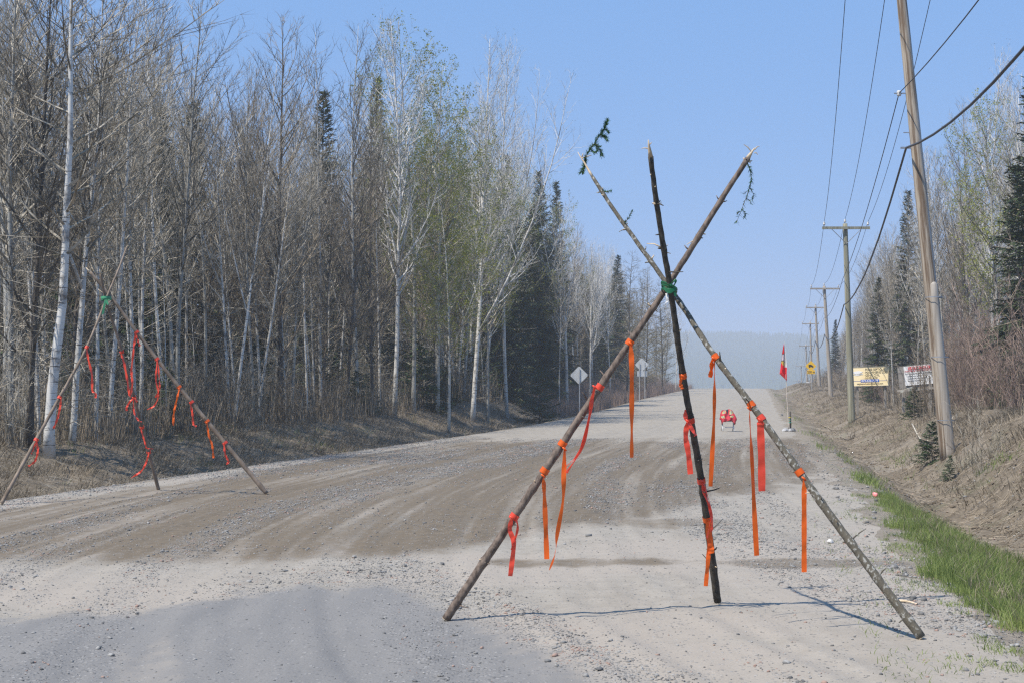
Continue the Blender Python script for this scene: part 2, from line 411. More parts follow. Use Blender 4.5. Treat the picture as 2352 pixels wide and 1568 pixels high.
m, nt, bs = new_mat('loose_stones'); M['stones'] = m; bs.inputs['Roughness'].default_value = .85
oc = objco(nt); vo = nt.nodes.new('ShaderNodeTexVoronoi'); vo.inputs['Scale'].default_value = 9; nt.links.new(oc, vo.inputs['Vector'])
ps = nt.nodes.new('ShaderNodeSeparateColor'); nt.links.new(vo.outputs['Color'], ps.inputs[0])
c = mix(nt, ps.outputs[0], (.07, .07, .07), (.34, .33, .31)); c = mix(nt, math_(nt, 'GREATER_THAN', ps.outputs[1], .9), c, (.34, .22, .17))
c = mix(nt, math_(nt, 'MULTIPLY', noise(nt, oc, 60, 3), .3), c, (.22, .21, .19)); nt.links.new(c, bs.inputs['Base Color'])
def place_road(g, n):
    k = n*5
    Y = 6.5*np.exp(g.uniform(0, 1, k)**1.0*math.log(48/6.5)); u = g.uniform(-.02, 1.04, k)
    X = np.maximum(xl(Y)+u*(xr(Y)-xl(Y)), -.40*Y-1)
    a, b, s_, gr = road_masks(X, Y)
    p = .07+.95*gr*(1-.8*a)+.18*b*(fbm(X*1.5, Y, 3) > .5)-.05*a
    p = p*np.clip(fbm(X*1.7, Y*1.1, 15)*1.7-.25, .08, 1)
    keep = (g.uniform(0, 1, k) < p) & (X > -.42*Y-1) & (X < .42*Y+1)
    return X[keep][:n], Y[keep][:n]
scatter_stones('loose_gravel', 85000, 6.5, 48, lambda g, n, X, Y: np.clip(.0048*np.exp(g.normal(0, .42, n))*(1+np.clip((Y-12)/28, 0, 1.0)), .004, .03), place_road, M['stones'], 'loose grey crushed gravel strewn over the dirt road', 5)
scatter_stones('loose_gravel', 900, 6.5, 40, lambda g, n, X, Y: g.uniform(.011, .024, n), place_road, M['stones'], 'larger grey stones lying apart on the road', 6)
def place_bank(g, n):
    Y = 9*np.exp(g.uniform(0, 1, n*2)*math.log(7)); X = xr(Y)+g.uniform(1.2, 7, n*2)
    k = (X < .38*Y+1) & (fbm(X*1.3, Y*1.3, 141) > .45); return X[k][:n], Y[k][:n]
M['clod'] = simple('earth_clod', (.09, .068, .045), (.24, .195, .14), .95, 3)
scatter_stones('earth_clods', 9000, 9, 60, lambda g, n, X, Y: np.clip(.016*np.exp(g.normal(0, .5, n)), .006, .07), place_bank, M['clod'], 'crumbled earth clods on the eroded right-hand bank', 9)
def place_verge(g, n):
    Y = g.uniform(7, 45, n*2); X = xr(Y)+g.uniform(-.3, 3.5, n*2)
    k = (X < .38*Y+1); return X[k][:n], Y[k][:n]
scatter_stones('loose_gravel', 5000, 7, 45, lambda g, n, X, Y: np.clip(.010*np.exp(g.normal(0, .5, n)), .005, .05), place_verge, M['stones'], 'small stones on the sandy right-hand verge', 8)

# ------------------------------------------------------------ trees and shrubs: prototypes, then copies
Z3 = Vector((0, 0, 1))
def rvec(rr): 
    while True:
        v_ = Vector((rr.uniform(-1, 1), rr.uniform(-1, 1), rr.uniform(-1, 1)))
        if .05 < v_.length < 1: return v_.normalized()
def path(rr, p, d, L, n, jit, trop):
    pts = [p.copy()]; d = d.normalized()
    for i in range(n):
        d = (d + rvec(rr)*jit + Z3*trop).normalized(); pts.append(pts[-1]+d*(L/n))
    return pts
def lerp_path(pts, t):
    f = t*(len(pts)-1); i = min(int(f), len(pts)-2); u = f-i
    return pts[i].lerp(pts[i+1], u), (pts[i+1]-pts[i]).normalized()
def side_dir(rr, d, ang, az=None):
    u = d.cross(Z3) if abs(d.z) < .95 else d.cross(Vector((1, 0, 0)))
    u.normalize(); w_ = d.cross(u).normalized(); az = rr.uniform(0, 6.283) if az is None else az
    return (d*math.cos(ang) + (u*math.cos(az)+w_*math.sin(az))*math.sin(ang)).normalized()
PROTO = {}
def bare_tree(seed, kind, H, r0, nb, lo, maxl, ang, tmat, bmat, fork=0, leaves=0, leafmat_='leaf', lean=.03, twr=.0065, dens=1.0, trop=.10, lowtwigs=0, leafsize=.035):
    rr = random.Random(seed)
    tr = MB(); cr = MB(); lf = MB()
    tp = path(rr, Vector((0, 0, -.3)), Vector((rr.uniform(-lean, lean), rr.uniform(-lean, lean), 1)), H+.3, 14, .035, .02)
    tr.tube(tp, [r0*(1.25 if i == 0 else 1)*(1-.93*(i/14)**1.05) for i in range(15)], 8)
    stems = [(tp, H, r0, lo)]
    for k in range(fork):
        t = rr.uniform(.22, .5); p, d = lerp_path(tp, t)
        L = H*(1-t)*rr.uniform(.75, .95); fp = path(rr, p, side_dir(rr, d, rr.uniform(.3, .55)), L, 9, .05, .10)
        rb = r0*(1-.93*t)*.7; tr.tube(fp, [rb*(1-.92*i/9) for i in range(10)], 6); stems.append((fp, L, rb, .1))
    def leaf(p, s):
        a = rvec(rr); b = a.cross(rvec(rr)).normalized()
        i = len(lf.v); lf.v += [p, p+a*s+b*s*.4, p+a*s*1.8, p+a*s-b*s*.4]; lf.f.append((i, i+1, i+2, i+3)); lf.m.append(0)
    def leafy(p):
        if leaves and rr.random() < leaves:
            for _ in range(3): leaf(p+rvec(rr)*.08, leafsize*rr.uniform(.7, 1.4))
    for si, (sp_, L0, rs, lo_) in enumerate(stems):
        m_ = int(nb*(1 if si == 0 else .5*L0/H*1.6))
        for j in range(m_):
            t = lo_+(1-lo_)*((j+rr.random())/m_)*.985
            p, d = lerp_path(sp_, t)
            shape = (math.sin(math.pi*min(1, max(0.02, (t-lo_)/(1-lo_)*.72+.28)))**.8)
            L = maxl*shape*rr.uniform(.5, 1.1)*(.6 if si else 1)+.25
            rb = max(.006, min(rs*(1-.93*t)*.55, .012+L*.008))
            bp = path(rr, p, side_dir(rr, d, ang*rr.uniform(.75, 1.2)), L, 6, .12, trop)
            cr.tube(bp, [rb*(1-.85*i/6)+.002 for i in range(7)], 4, cap=False)
            n2 = max(2, int(L*4.2*dens))
            for k in range(n2):
                t2 = .15+.85*(k+rr.random())/n2; p2, d2 = lerp_path(bp, min(.999, t2))
                L2 = (.25+.42*L*(1-t2*.7))*rr.uniform(.5, 1.1)
                tw = path(rr, p2, side_dir(rr, d2, rr.uniform(.5, .9)), L2, 3, .16, trop)
                for q in range(3): 
                    if q < 2: cr.tube([tw[q], tw[q+1]], [twr*(1.25-.3*q), twr*(1.0-.3*q)], 3, cap=False)
                    else: cr.twig(tw[q], tw[q+1], twr*.75)
                n3 = max(2, int(L2*6.5*dens))
                for k3 in range(n3):
                    p3, d3 = lerp_path(tw, .15+.84*rr.random()); d4 = (side_dir(rr, d3, rr.uniform(.45, .9))+Z3*trop*1.5).normalized()
                    e = p3+d4*rr.uniform(.12, .38); cr.twig(p3, e, twr*.62); leafy(e)
                leafy(tw[-1])
    for j in range(lowtwigs):
        t = rr.uniform(.05, lo+.1); p, d = lerp_path(tp, t); L = rr.uniform(.4, 2.2)
        bp = path(rr, p, side_dir(rr, d, rr.uniform(1.1, 1.6)), L, 4, .18, -.02)
        cr.tube(bp, [.009, .008, .006, .005, .003], 3, mi=1, cap=False)
        for k in range(int(L*5)):
            p2, d2 = lerp_path(bp, rr.random()*.95+.04); cr.twig(p2, p2+side_dir(rr, d2, rr.uniform(.5, 1.2))*rr.uniform(.15, .6), .0045, 1)
    out = [('trunk', tr, [M[tmat]], True), ('crown', cr, [M[bmat], M['twig']], False)]
    if leaves: out.append(('foliage', lf, [M[leafmat_]], False))
    return out, H
def spruce(seed, H, rbase, droop=.35, gap=0.05, mat='needle', nb=None, r0=None, dens=1.0):
    rr = random.Random(seed); tr = MB(); cr = MB(); fo = MB()
    tp = path(rr, Vector((0, 0, -.3)), Z3.copy(), H+.3, 8, .012, .02); r0 = r0 or H*.011
    tr.tube(tp, [r0*(1-.95*i/8) for i in range(9)], 7)
    nb = nb or int(H*26)
    def spray(a, b, wd):
        d = b-a; L = d.length
        if L < .02: return
        d = d/L; u = d.cross(Z3)
        u = u.normalized() if u.length > .05 else Vector((1, 0, 0)); n = max(2, int(L/.11))
        for i in range(n):
            p = a+d*(L*(i+.1)/n); q = a+d*(L*(i+1.25)/n); ww = wd*(1-.5*i/n)*rr.uniform(.7, 1.2)
            k = len(fo.v)
            fo.v += [p+u*ww+Z3*rr.uniform(-.03, .02), q, p-u*ww+Z3*rr.uniform(-.05, .02), p-Z3*ww*.9]
            fo.f += [(k, k+1, k+2), (k, k+3, k+1), (k+3, k+2, k+1)]; fo.m += [0, 0, 0]
    for j in range(nb):
        t = gap+(1-gap)*((j+rr.random())/nb); p, d = lerp_path(tp, min(.995, t))
        L = rbase*(1-t)**.82*rr.uniform(.55, 1.12)+.16
        el = .55*(t)**2-droop*(1-t)*.8; az = rr.uniform(0, 6.283)
        bd = Vector((math.cos(az)*math.cos(el), math.sin(az)*math.cos(el), math.sin(el)))
        bp = path(rr, p, bd, L, 4, .13, -.02+.05*t)
        cr.tube(bp, [.010+.006*L*(1-i/4) for i in range(5)], 3, cap=False)
        n2 = max(3, int(L*8.5*dens))
        for k in range(n2):
            t2 = .12+.88*(k+.5)/n2; p2, d2 = lerp_path(bp, min(.999, t2))
            for s_ in (-1, 1):
                sd_ = (d2*.75+d2.cross(Z3).normalized()*s_*.8+Z3*rr.uniform(-.75, .25)).normalized()
                L2 = (.12+.32*L*(1-t2)**.7+.10)*rr.uniform(.6, 1.15)
                spray(p2, p2+sd_*L2, .05)
        spray(bp[-2], bp[-1]+(bp[-1]-bp[-2])*.15, .05)
    spray(tp[-2], tp[-1], .09)
    return [('trunk', tr, [M['darkbark']], True), ('crown', cr, [M['browntwig']], False), ('foliage', fo, [M[mat]], False)], H
def shrub(seed, H, ns, mat, spread=.35, dens=1.0, rad=.011, leaves=0):
    rr = random.Random(seed); cr = MB(); lf = MB()
    for i in range(ns):
        a = rr.uniform(0, 6.283); r_ = rr.uniform(0, .5)
        p = Vector((math.cos(a)*r_, math.sin(a)*r_, -.15)); h = H*rr.uniform(.45, 1)
        d = Vector((math.cos(a)*spread*rr.random(), math.sin(a)*spread*rr.random(), 1))
        bp = path(rr, p, d, h, 7, .07, .03); cr.tube(bp, [rad*rr.uniform(.7, 1.1)*(1.1-.9*k/7) for k in range(8)], 4, cap=False)
        for k in range(int(h*4.5*dens)):
            t = rr.uniform(.12, .97); p2, d2 = lerp_path(bp, t); L = rr.uniform(.25, .9)*(1.15-t*.6)
            tw = path(rr, p2, side_dir(rr, d2, rr.uniform(.45, 1.0)), L, 3, .14, .09)
            cr.tube(tw, [.0062, .0052, .004, .0025], 3, cap=False)
            for q in range(int(L*8*dens)+1):
                p3, d3 = lerp_path(tw, rr.random()*.98); e = p3+side_dir(rr, d3, rr.uniform(.4, .9))*rr.uniform(.1, .32); cr.twig(p3, e, .0038)
                if leaves and rr.random() < leaves:
                    s = .022; aa = rvec(rr); b = aa.cross(rvec(rr)).normalized(); k0 = len(lf.v)
                    lf.v += [e, e+aa*s+b*s*.5, e+aa*s*2, e+aa*s-b*s*.5]; lf.f.append((k0, k0+1, k0+2, k0+3)); lf.m.append(0)
    out = [('branches', cr, [M[mat]], False)]
    if leaves: out.append(('foliage', lf, [M['leaf_pale']], False))
    return out, H
def finish(key, pair):
    parts, H = pair; res = []
    for nm, mb, mats, sm in parts:
        if not mb.f: continue
        me = bpy.data.meshes.new(nm); me.from_pydata([tuple(v_) for v_ in mb.v], [], mb.f)
        for q in mats: me.materials.append(q)
        me.polygons.foreach_set('material_index', np.array(mb.m, dtype=np.int32))
        if sm: me.polygons.foreach_set('use_smooth', np.ones(len(me.polygons), dtype=bool))
        me.update(); res.append((nm, me))
    PROTO[key] = (res, H)
def plant(key, name, x, y, h, label, cat, group=None, rz=None, tilt=(0, 0), wid=1.0, z=None):
    res, H = PROTO[key]; s = h/H
    o = bpy.data.objects.new(name, None); col.objects.link(o); o.empty_display_size = .3
    o.location = (x, y, hz(x, y) if z is None else z)
    o.rotation_euler = (tilt[0], tilt[1], rng.uniform(0, 6.283) if rz is None else rz); o.scale = (s*wid, s*wid, s)
    tag(o, label, cat, group)
    for nm, me in res:
        c = bpy.data.objects.new(nm, me); c.parent = o; col.objects.link(c)
    return o
for i in range(4): finish('birch%d' % i, bare_tree(100+i, 'birch', 14, .075, 42, .36, 2.9, .78, 'birch', 'twig', fork=[0, 1, 0, 2][i], lowtwigs=36, lean=.02))
for i in range(3): finish('aspen%d' % i, bare_tree(200+i, 'aspen', 17, .105, 52, .30, 3.9, .85, 'aspen', 'twig', fork=[1, 0, 2][i], lowtwigs=46, lean=.03, trop=.13))
for i in range(2): finish('grey%d' % i, bare_tree(260+i, 'grey', 15, .10, 60, .16, 3.6, .80, 'darkbark', 'browntwig', fork=i, lowtwigs=20, lean=.02, trop=.16, dens=1.1))
for i in range(3): finish('leafy%d' % i, bare_tree(300+i, 'leafy', 17, .11, 52, .26, 4.2, .95, 'aspen', 'twig', fork=[1, 0, 1][i], leaves=.95, lowtwigs=10, leafsize=.052))
for i in range(2): finish('bud%d' % i, bare_tree(330+i, 'bud', 17, .11, 50, .30, 3.8, .72, 'birch', 'palebranch', fork=1+i, leaves=.25, leafmat_='leaf_pale', lowtwigs=8, trop=.13, leafsize=.024))
finish('pale0', bare_tree(400, 'pale', 13, .12, 34, .30, 3.4, .75, 'birch', 'palebranch', fork=3, lowtwigs=6, trop=.12, twr=.008))
finish('wide0', bare_tree(420, 'wide', 15, .16, 44, .14, 7.0, 1.05, 'darkbark', 'darkbark', fork=3, lowtwigs=18, trop=.10, dens=1.0))
for i in range(3): finish('larch%d' % i, bare_tree(440+i, 'larch', 13, .10, 100, .10, 2.1, 1.25, 'darkbark', 'larch', lowtwigs=8, trop=.02, dens=1.25, twr=.009, lean=.01))
for i in range(3): finish('sap%d' % i, bare_tree(460+i, 'sapling', 7, .035, 20, .22, 1.2, .6, ['birch', 'darkbark', 'aspen'][i], 'twig', lowtwigs=12, trop=.10, lean=.14, dens=1.1))
for i in range(4): finish('spruce%d' % i, spruce(500+i, 13, [2.1, 2.5, 1.8, 2.8][i], gap=[.08, .03, .12, .02][i]))
finish('young0', spruce(520, 3, 1.15, droop=-.15, mat='needle_light', nb=62, dens=.95)); finish('young1', spruce(521, 3, 1.5, droop=-.05, mat='needle_light', nb=80, dens=.9))
for i in range(4): finish('shrub%d' % i, shrub(600+i, 3.0, [11, 16, 9, 14][i], 'browntwig'))
for i in range(2): finish('pshrub%d' % i, shrub(620+i, 2.6, 14, 'twig', .45))
for i in range(3): finish('rshrub%d' % i, shrub(640+i, 3.2, 15, 'redtwig', .42, leaves=.10))

SKY_L = ([-400, 0, 300, 450, 520, 600, 650, 720, 760, 830, 930, 1000, 1050, 1110, 1150, 1200, 1235, 1270, 1300, 1340, 1400, 1440, 1500, 1560, 1590, 1625],
         [-300, -250, -60, -10, 120, 70, 30, 80, 40, 60, 40, 70, 90, 70, 100, 130, 220, 360, 480, 470, 540, 580, 620, 690, 740, 880])
SKY_R = ([1895, 1930, 1985, 2000, 2040, 2090, 2130, 2200, 2250, 2300, 2352, 2700], [860, 750, 650, 580, 510, 460, 320, 230, 220, 170, 110, 0])
def scr(X, Y, Z):
    c, s = math.cos(PITCH), math.sin(PITCH); dy, dz = Y, Z-EYE
    f = dy*c+dz*s; u = -dy*s+dz*c
    return W_/2+F_*X/f, H_/2-F_*u/f
def cap_h(X, Y, tab):
    x, _ = scr(X, Y, hz(X, Y)+5); yt = float(np.interp(x, *tab))
    return P(x, yt, Y).z - hz(X, Y), x
# hero trees on the left: (grid x of foot, grid y of top, distance, prototype, width factor, tilt in x, name, label, category)
heroes = [
 (22, -260, 31, 'aspen2', 1.0, .00, 'aspen_tree', 'bare grey tree at the far left edge of the wood', 'tree'),
 (72, -200, 31, 'grey0', 1.1, -.02, 'bare_tree', 'dark straight bare tree just left of the thickest white birch', 'tree'),
 (114, -240, 30.5, 'birch0', 1.9, .0, 'birch_tree', 'thickest white birch trunk near the left edge of the photo', 'birch'),
 (165, -160, 33, 'birch3', 1.25, .03, 'birch_tree', 'forked white birch leaning right beside the thickest birch', 'birch'),
 (252, -60, 37, 'birch2', 1.0, .02, 'birch_tree', 'slim white birch behind the crossing of the far tripod', 'birch'),
 (408, -10, 41, 'aspen1', 1.0, .0, 'aspen_tree', 'bare grey aspen with pale limbs right of the far tripod', 'aspen'),
 (528, 180, 45, 'birch1', .9, -.06, 'birch_tree', 'white birch leaning left below the dip in the treetops', 'birch'),
 (590, 240, 47, 'birch2', .9, -.07, 'birch_tree', 'leaning white birch just left of the tall grey conical tree', 'birch'),
 (645, 10, 49, 'grey1', 1.1, .0, 'bare_tree', 'tall bare tree with a pointed crown of upswept branches', 'tree'),
 (738, 80, 54, 'birch0', .95, .0, 'birch_tree', 'straight white birch right of the pointed bare tree', 'birch'),
 (820, 60, 58, 'aspen0', 1.0, .02, 'aspen_tree', 'pale bare aspen with its top against the sky', 'aspen'),
 (905, 25, 61, 'bud0', 1.0, .0, 'aspen_tree', 'tall pale aspen with first buds left of the green crowns', 'aspen'),
 (950, 55, 64, 'leafy0', .95, .0, 'aspen_tree', 'leftmost of the aspens coming into yellow-green leaf', 'aspen'),
 (1005, 150, 66, 'leafy1', 1.0, .0, 'aspen_tree', 'fullest yellow-green leafing aspen of the left wood', 'aspen'),
 (1085, 60, 70, 'bud1', 1.0, .04, 'aspen_tree', 'tall white-trunked aspen leaning right with bare pale top', 'aspen'),
 (1120, 260, 72, 'leafy2', .8, .0, 'aspen_tree', 'low yellow-green aspen right of the tall leaning aspen', 'aspen'),
 (1165, 110, 78, 'bud0', .85, .03, 'aspen_tree', 'rightmost tall budding aspen at the end of the high crowns', 'aspen'),
 (1030, 420, 62, 'leafy2', 1.0, .0, 'aspen_tree', 'short leafing aspen at the front of the left wood', 'aspen'),
 (1302, 460, 98, 'pale0', 1.1, .0, 'birch_tree', 'bright white forked birch behind the single diamond sign', 'birch'),
 (1285, 560, 96, 'birch1', .8, .02, 'birch_tree', 'slim white birch close beside the bright forked birch', 'birch'),
 (1355, 555, 112, 'pale0', .75, .0, 'birch_tree', 'small pale birch right of the bright forked birch', 'birch'),
 (858, 180, 72, 'spruce2', .8, .0, 'spruce_tree', 'dark spruce spire rising left of the green aspens', 'spruce'),
 (1162, 360, 88, 'spruce1', .85, .0, 'spruce_tree', 'dark spruce at the right shoulder of the tall aspens', 'spruce'),
 (1238, 395, 98, 'spruce3', .8, .0, 'spruce_tree', 'broad dark spruce left of the pointed sky gap', 'spruce'),
 (1280, 420, 108, 'spruce0', .8, .0, 'spruce_tree', 'pointed dark spruce above the bright forked birch', 'spruce'),
 (215, 130, 48, 'spruce1', 1.0, .0, 'spruce_tree', 'tall dark spruce behind the white birches at left', 'spruce'),
 (360, 250, 52, 'spruce0', 1.1, .0, 'spruce_tree', 'dark spruce behind the right-hand legs of the far tripod', 'spruce'),
 (440, 240, 55, 'spruce2', 1.1, .0, 'spruce_tree', 'dark spruce top below the dip in the treetops', 'spruce'),
 (735, 210, 66, 'spruce2', .9, .0, 'spruce_tree', 'narrow spruce hidden behind the straight birch', 'spruce'),
 (1440, 570, 132, 'larch0', 1.0, .0, 'larch_tree', 'brown-green conical larch left of the lashing of the near tripod', 'larch'),
 (1482, 610, 142, 'larch1', 1.0, .0, 'larch_tree', 'hazy larch just behind the lashing of the near tripod', 'larch'),
 (1402, 560, 128, 'bud0', .7, .0, 'aspen_tree', 'pale hazy aspen left of the conical larches', 'aspen'),
 (1520, 640, 158, 'larch2', 1.0, .0, 'larch_tree', 'faint larch fading into the dust beyond the near tripod', 'larch'),
 (1552, 690, 172, 'bud1', .8, .0, 'aspen_tree', 'faint pale tree last in the left wood before the dust', 'aspen')]
for (x, yt, Y, key, wd, tl, nm, lab, cat) in heroes:
    g = P(x, 900, Y); h = P(x, yt, Y).z-hz(g.x, Y)
    plant(key, nm, g.x, Y, h, lab, cat, None, tilt=(0, tl), wid=wd*PROTO[key][1]/h*max(.75, min(1.15, h/PROTO[key][1])))
occupied = []
def free(x, y, d):
    for a, b in occupied:
        if (a-x)**2+(b-y)**2 < d*d: return False
    occupied.append((x, y)); return True
KL = {'birch': ('birch_tree', 'birch', 'white birch', 'white birches crowding the left wood'),
      'aspen': ('aspen_tree', 'aspen', 'bare grey aspen', 'bare aspens of the left wood'),
      'grey': ('bare_tree', 'tree', 'dark-barked bare tree', 'dark bare trees of the left wood'),
      'leafy': ('aspen_tree', 'aspen', 'leafing green aspen', 'leafing aspens of the left wood'),
      'bud': ('aspen_tree', 'aspen', 'budding aspen', 'budding aspens of the left wood'),
      'larch': ('larch_tree', 'larch', 'brownish larch', 'larches of the left wood'),
      'sap': ('sapling', 'sapling', 'bare sapling', 'saplings of the left wood'),
      'spruce': ('spruce_tree', 'spruce', 'dark green spruce', 'spruces of the left wood')}
ZL = [(-900, 'at the far left edge'), (60, 'left of the far tripod'), (190, 'right behind the far tripod'), (330, 'right of the far tripod'), (470, 'under the treetop dip'), (600, 'beside the pointed tree'), (700, 'right of the pointed tree'), (830, 'left of the green crowns'), (940, 'among the green crowns'), (1060, 'right of the green crowns'), (1180, 'left of single diamond'), (1290, 'behind single diamond'), (1380, 'behind the two-post sign'), (1480, 'behind the near lashing'), (1540, 'in the far dust')]
ZR = [(-900, 'beyond the yellow truck sign'), (1945, 'by the green-grey pole'), (1990, 'behind the yellow billboard'), (2055, 'behind the white billboard'), (2130, 'behind the leaning pole'), (2200, 'right of the leaning pole'), (2290, 'at the right edge')]
def zone(sx, tab):
    r_ = tab[0][1]
    for a, b in tab:
        if sx >= a: r_ = b
    return r_
def wood(side, n, kinds, dmin, dmax, y0, y1, tab, K, hmul=1.0, sep=1.0, xmin=-80, xmax=2500):
    cnt = 0; tries = 0
    while cnt < n and tries < n*60:
        tries += 1
        Y = y0*math.exp(rng.random()*math.log(y1/y0)); d = dmin+(dmax-dmin)*rng.random()**1.25
        X = float(xl(Y))-d if side < 0 else float(xr(Y))+d
        cap, sx = cap_h(X, Y, tab)
        if sx < xmin or sx > xmax or cap < 3.5: continue
        if not free(X, Y, sep): continue
        k = rng.choices([a for a, _ in kinds(sx, Y)], [b for _, b in kinds(sx, Y)])[0]
        if k == 'spruce' and d < (12 if side < 0 else 14) and not 1150 < sx < 1420: k = 'grey' if rng.random() < .4 else 'sap'
        base = {'birch': 13.5, 'aspen': 16, 'grey': 13, 'leafy': 15, 'bud': 16, 'larch': 12.5, 'sap': 6.5, 'spruce': 12.5, 'young': 3}[k]*hmul
        h = min(base*rng.uniform(.7, 1.15), cap*rng.uniform(.82, 1.0))
        if k == 'spruce' and side < 0 and sx < 1400: h = min(h, cap*rng.uniform(.5, .78))
        if k == 'spruce' and side > 0: h = min(h, cap*rng.uniform(.6, .85))
        keys = [q for q in PROTO if q.rstrip('0123456789') == k]; key = rng.choice(keys)
        nm, cat, lab, grp = K[k]
        tl = rng.gauss(0, .04); dep = 'front' if d < (10 if side < 0 else 13) else ('inner' if d < 16 else 'deep')
        size = 'short' if h < .8*base else ('tall' if h > base else 'mid-height')
        ln = ' leaning left' if tl < -.03 else (' leaning right' if tl > .03 else ' upright')
        dp = {'front': 'front', 'inner': 'second rank', 'deep': 'inside'}[dep]
        lb = size+' '+lab+ln+', '+dp+', '+zone(sx, ZL if side < 0 else ZR)
        lb = lb.replace('mid-height ', '').replace('dark green spruce', 'spruce').replace('dark-barked bare tree', 'dark bare tree').replace(' upright', '')
        plant(key, nm, X, Y, h, lb, cat, grp, tilt=(rng.gauss(0, .03), tl, ),rz=0, wid=PROTO[key][1]/h*max(.6, min(1.1, h/PROTO[key][1]))*rng.uniform(.72, 1.05))
        cnt += 1
def kindsL(x, Y):
    if x < 480: return [('birch', 3.0), ('grey', 2.2), ('aspen', 2), ('spruce', 2.2), ('sap', 3)]
    if x < 930: return [('birch', 4), ('grey', 1.8), ('aspen', 1.8), ('spruce', 2.0), ('sap', 4)]
    if x < 1240: return [('birch', 3), ('leafy', 1.6), ('bud', 1.2), ('grey', 1.5), ('spruce', 2.2), ('sap', 1.4)]
    if x < 1400: return [('birch', 1.8), ('bud', 1.2), ('spruce', 3.2), ('grey', 1.5), ('sap', 1.5), ('leafy', .5)]
    return [('larch', 3), ('bud', 1.0), ('spruce', 1.8), ('sap', .8), ('grey', 1.2)]
wood(-1, 360, kindsL, 5.6, 17, 26, 215, SKY_L, KL, 1.0, .7)
def kindsD(x, Y): return [('spruce', 3), ('grey', 1), ('aspen', 1), ('birch', 1)]
wood(-1, 130, kindsD, 15, 34, 30, 215, SKY_L, KL, 1.05, 1.6)
# undergrowth along the left wood
def brush(side, n, keys, dmin, dmax, y0, y1, hh, name, lab, cat, grp, xmax=2480, xmin=-60):
    c = 0; t = 0
    while c < n and t < n*40:
        t += 1
        Y = y0*math.exp(rng.random()*math.log(y1/y0)); d = dmin+(dmax-dmin)*rng.random()
        X = float(xl(Y))-d if side < 0 else float(xr(Y))+d
        sx, _ = scr(X, Y, 1)
        if sx < xmin or sx > xmax: continue
        key = rng.choice(keys); h = rng.uniform(*hh)
        hs = 'knee-high' if h < 1.2 else ('head-high' if h < 2.2 else 'tall'); plant(key, name, X, Y, h, hs+' '+lab+', '+zone(sx, ZL if side < 0 else ZR), cat, grp, wid=PROTO[key][1]/h*rng.uniform(.8, 1.1)*max(.6, min(1, h/PROTO[key][1])), tilt=(rng.gauss(0, .05), rng.gauss(0, .05))); c += 1
brush(-1, 120, ['shrub0', 'shrub1', 'shrub2', 'shrub3', 'pshrub0'], 5.0, 12, 27, 200, (1.4, 3.8), 'shrub', 'leafless brown shrub', 'shrub', 'bare shrubs under the left wood')
brush(-1, 60, ['young0', 'young1', 'young1'], 5.5, 13, 36, 150, (.9, 3.6), 'spruce_tree', 'young bushy spruce', 'spruce', 'young spruces under the left wood')
brush(-1, 45, ['rshrub0', 'rshrub1', 'pshrub1'], 2.2, 6, 85, 200, (1.0, 2.0), 'shrub', 'reddish shrub on the left verge', 'shrub', 'reddish shrubs on the far left verge')

# right-hand wood
heroesR = [
 (2415, 40, 44, 'spruce3', 1.0, 0, 'spruce_tree', 'tall dark spruce cut by the right edge of the photo', 'spruce'),
 (2352, 380, 52, 'spruce1', .9, 0, 'spruce_tree', 'shorter dark spruce beside the one cut by the right edge', 'spruce'),
 (2090, 440, 92, 'spruce0', .8, 0, 'spruce_tree', 'dark spruce spire left of the leaning wooden pole', 'spruce'),
 (2015, 640, 88, 'spruce1', .75, 0, 'spruce_tree', 'dark spruce standing behind the yellow billboard', 'spruce'),
 (1919, 735, 165, 'spruce2', .8, 0, 'spruce_tree', 'small hazy spruce farthest along the right-hand wood', 'spruce'),
 (2283, 130, 66, 'bud0', .9, -.02, 'aspen_tree', 'tall pale aspen with a bent white trunk right of the leaning pole', 'aspen'),
 (2210, 240, 68, 'aspen0', .9, 0, 'aspen_tree', 'broad bare aspen just right of the leaning pole', 'aspen'),
 (2250, 240, 74, 'aspen2', .9, 0, 'aspen_tree', 'bare aspen just left of the bent-trunked pale aspen on the right', 'aspen'),
 (2052, 570, 80, 'birch3', .75, -.05, 'birch_tree', 'twin-stemmed white birch behind the gap between the billboards', 'birch'),
 (2150, 330, 82, 'aspen1', .85, 0, 'aspen_tree', 'bare aspen half hidden behind the leaning pole', 'aspen'),
 (1975, 690, 108, 'birch0', .7, -.04, 'birch_tree', 'leaning white birch just above the yellow billboard', 'birch')]
for (x, yt, Y, key, wd, tl, nm, lab, cat) in heroesR:
    g = P(x, 900, Y); h = P(x, yt, Y).z-hz(g.x, Y)
    plant(key, nm, g.x, Y, h, lab, cat, None, tilt=(0, tl), wid=wd*PROTO[key][1]/h*max(.7, min(1.15, h/PROTO[key][1])))
KR = {k: (v_[0], v_[1], v_[2].replace('left', 'right-hand'), v_[3].replace('left', 'right-hand')) for k, v_ in KL.items()}
def kindsR(x, Y):
    if x < 2000: return [('spruce', 3), ('birch', 1), ('grey', 2), ('sap', 1)]
    return [('birch', 2), ('grey', 1.6), ('aspen', 2), ('spruce', 1.5), ('bud', 1.2), ('leafy', .25), ('sap', 1.5)]
wood(1, 190, kindsR, 8.5, 26, 46, 230, SKY_R, KR, .95, 1.1, 1890, 2460)
brush(1, 62, ['rshrub0', 'rshrub1', 'rshrub2', 'shrub1', 'rshrub1'], 5.4, 10.5, 32, 75, (2.6, 5.4), 'shrub', 'reddish leafless shrub on the right bank', 'shrub', 'reddish shrubs on the right bank', 2500, 2150)
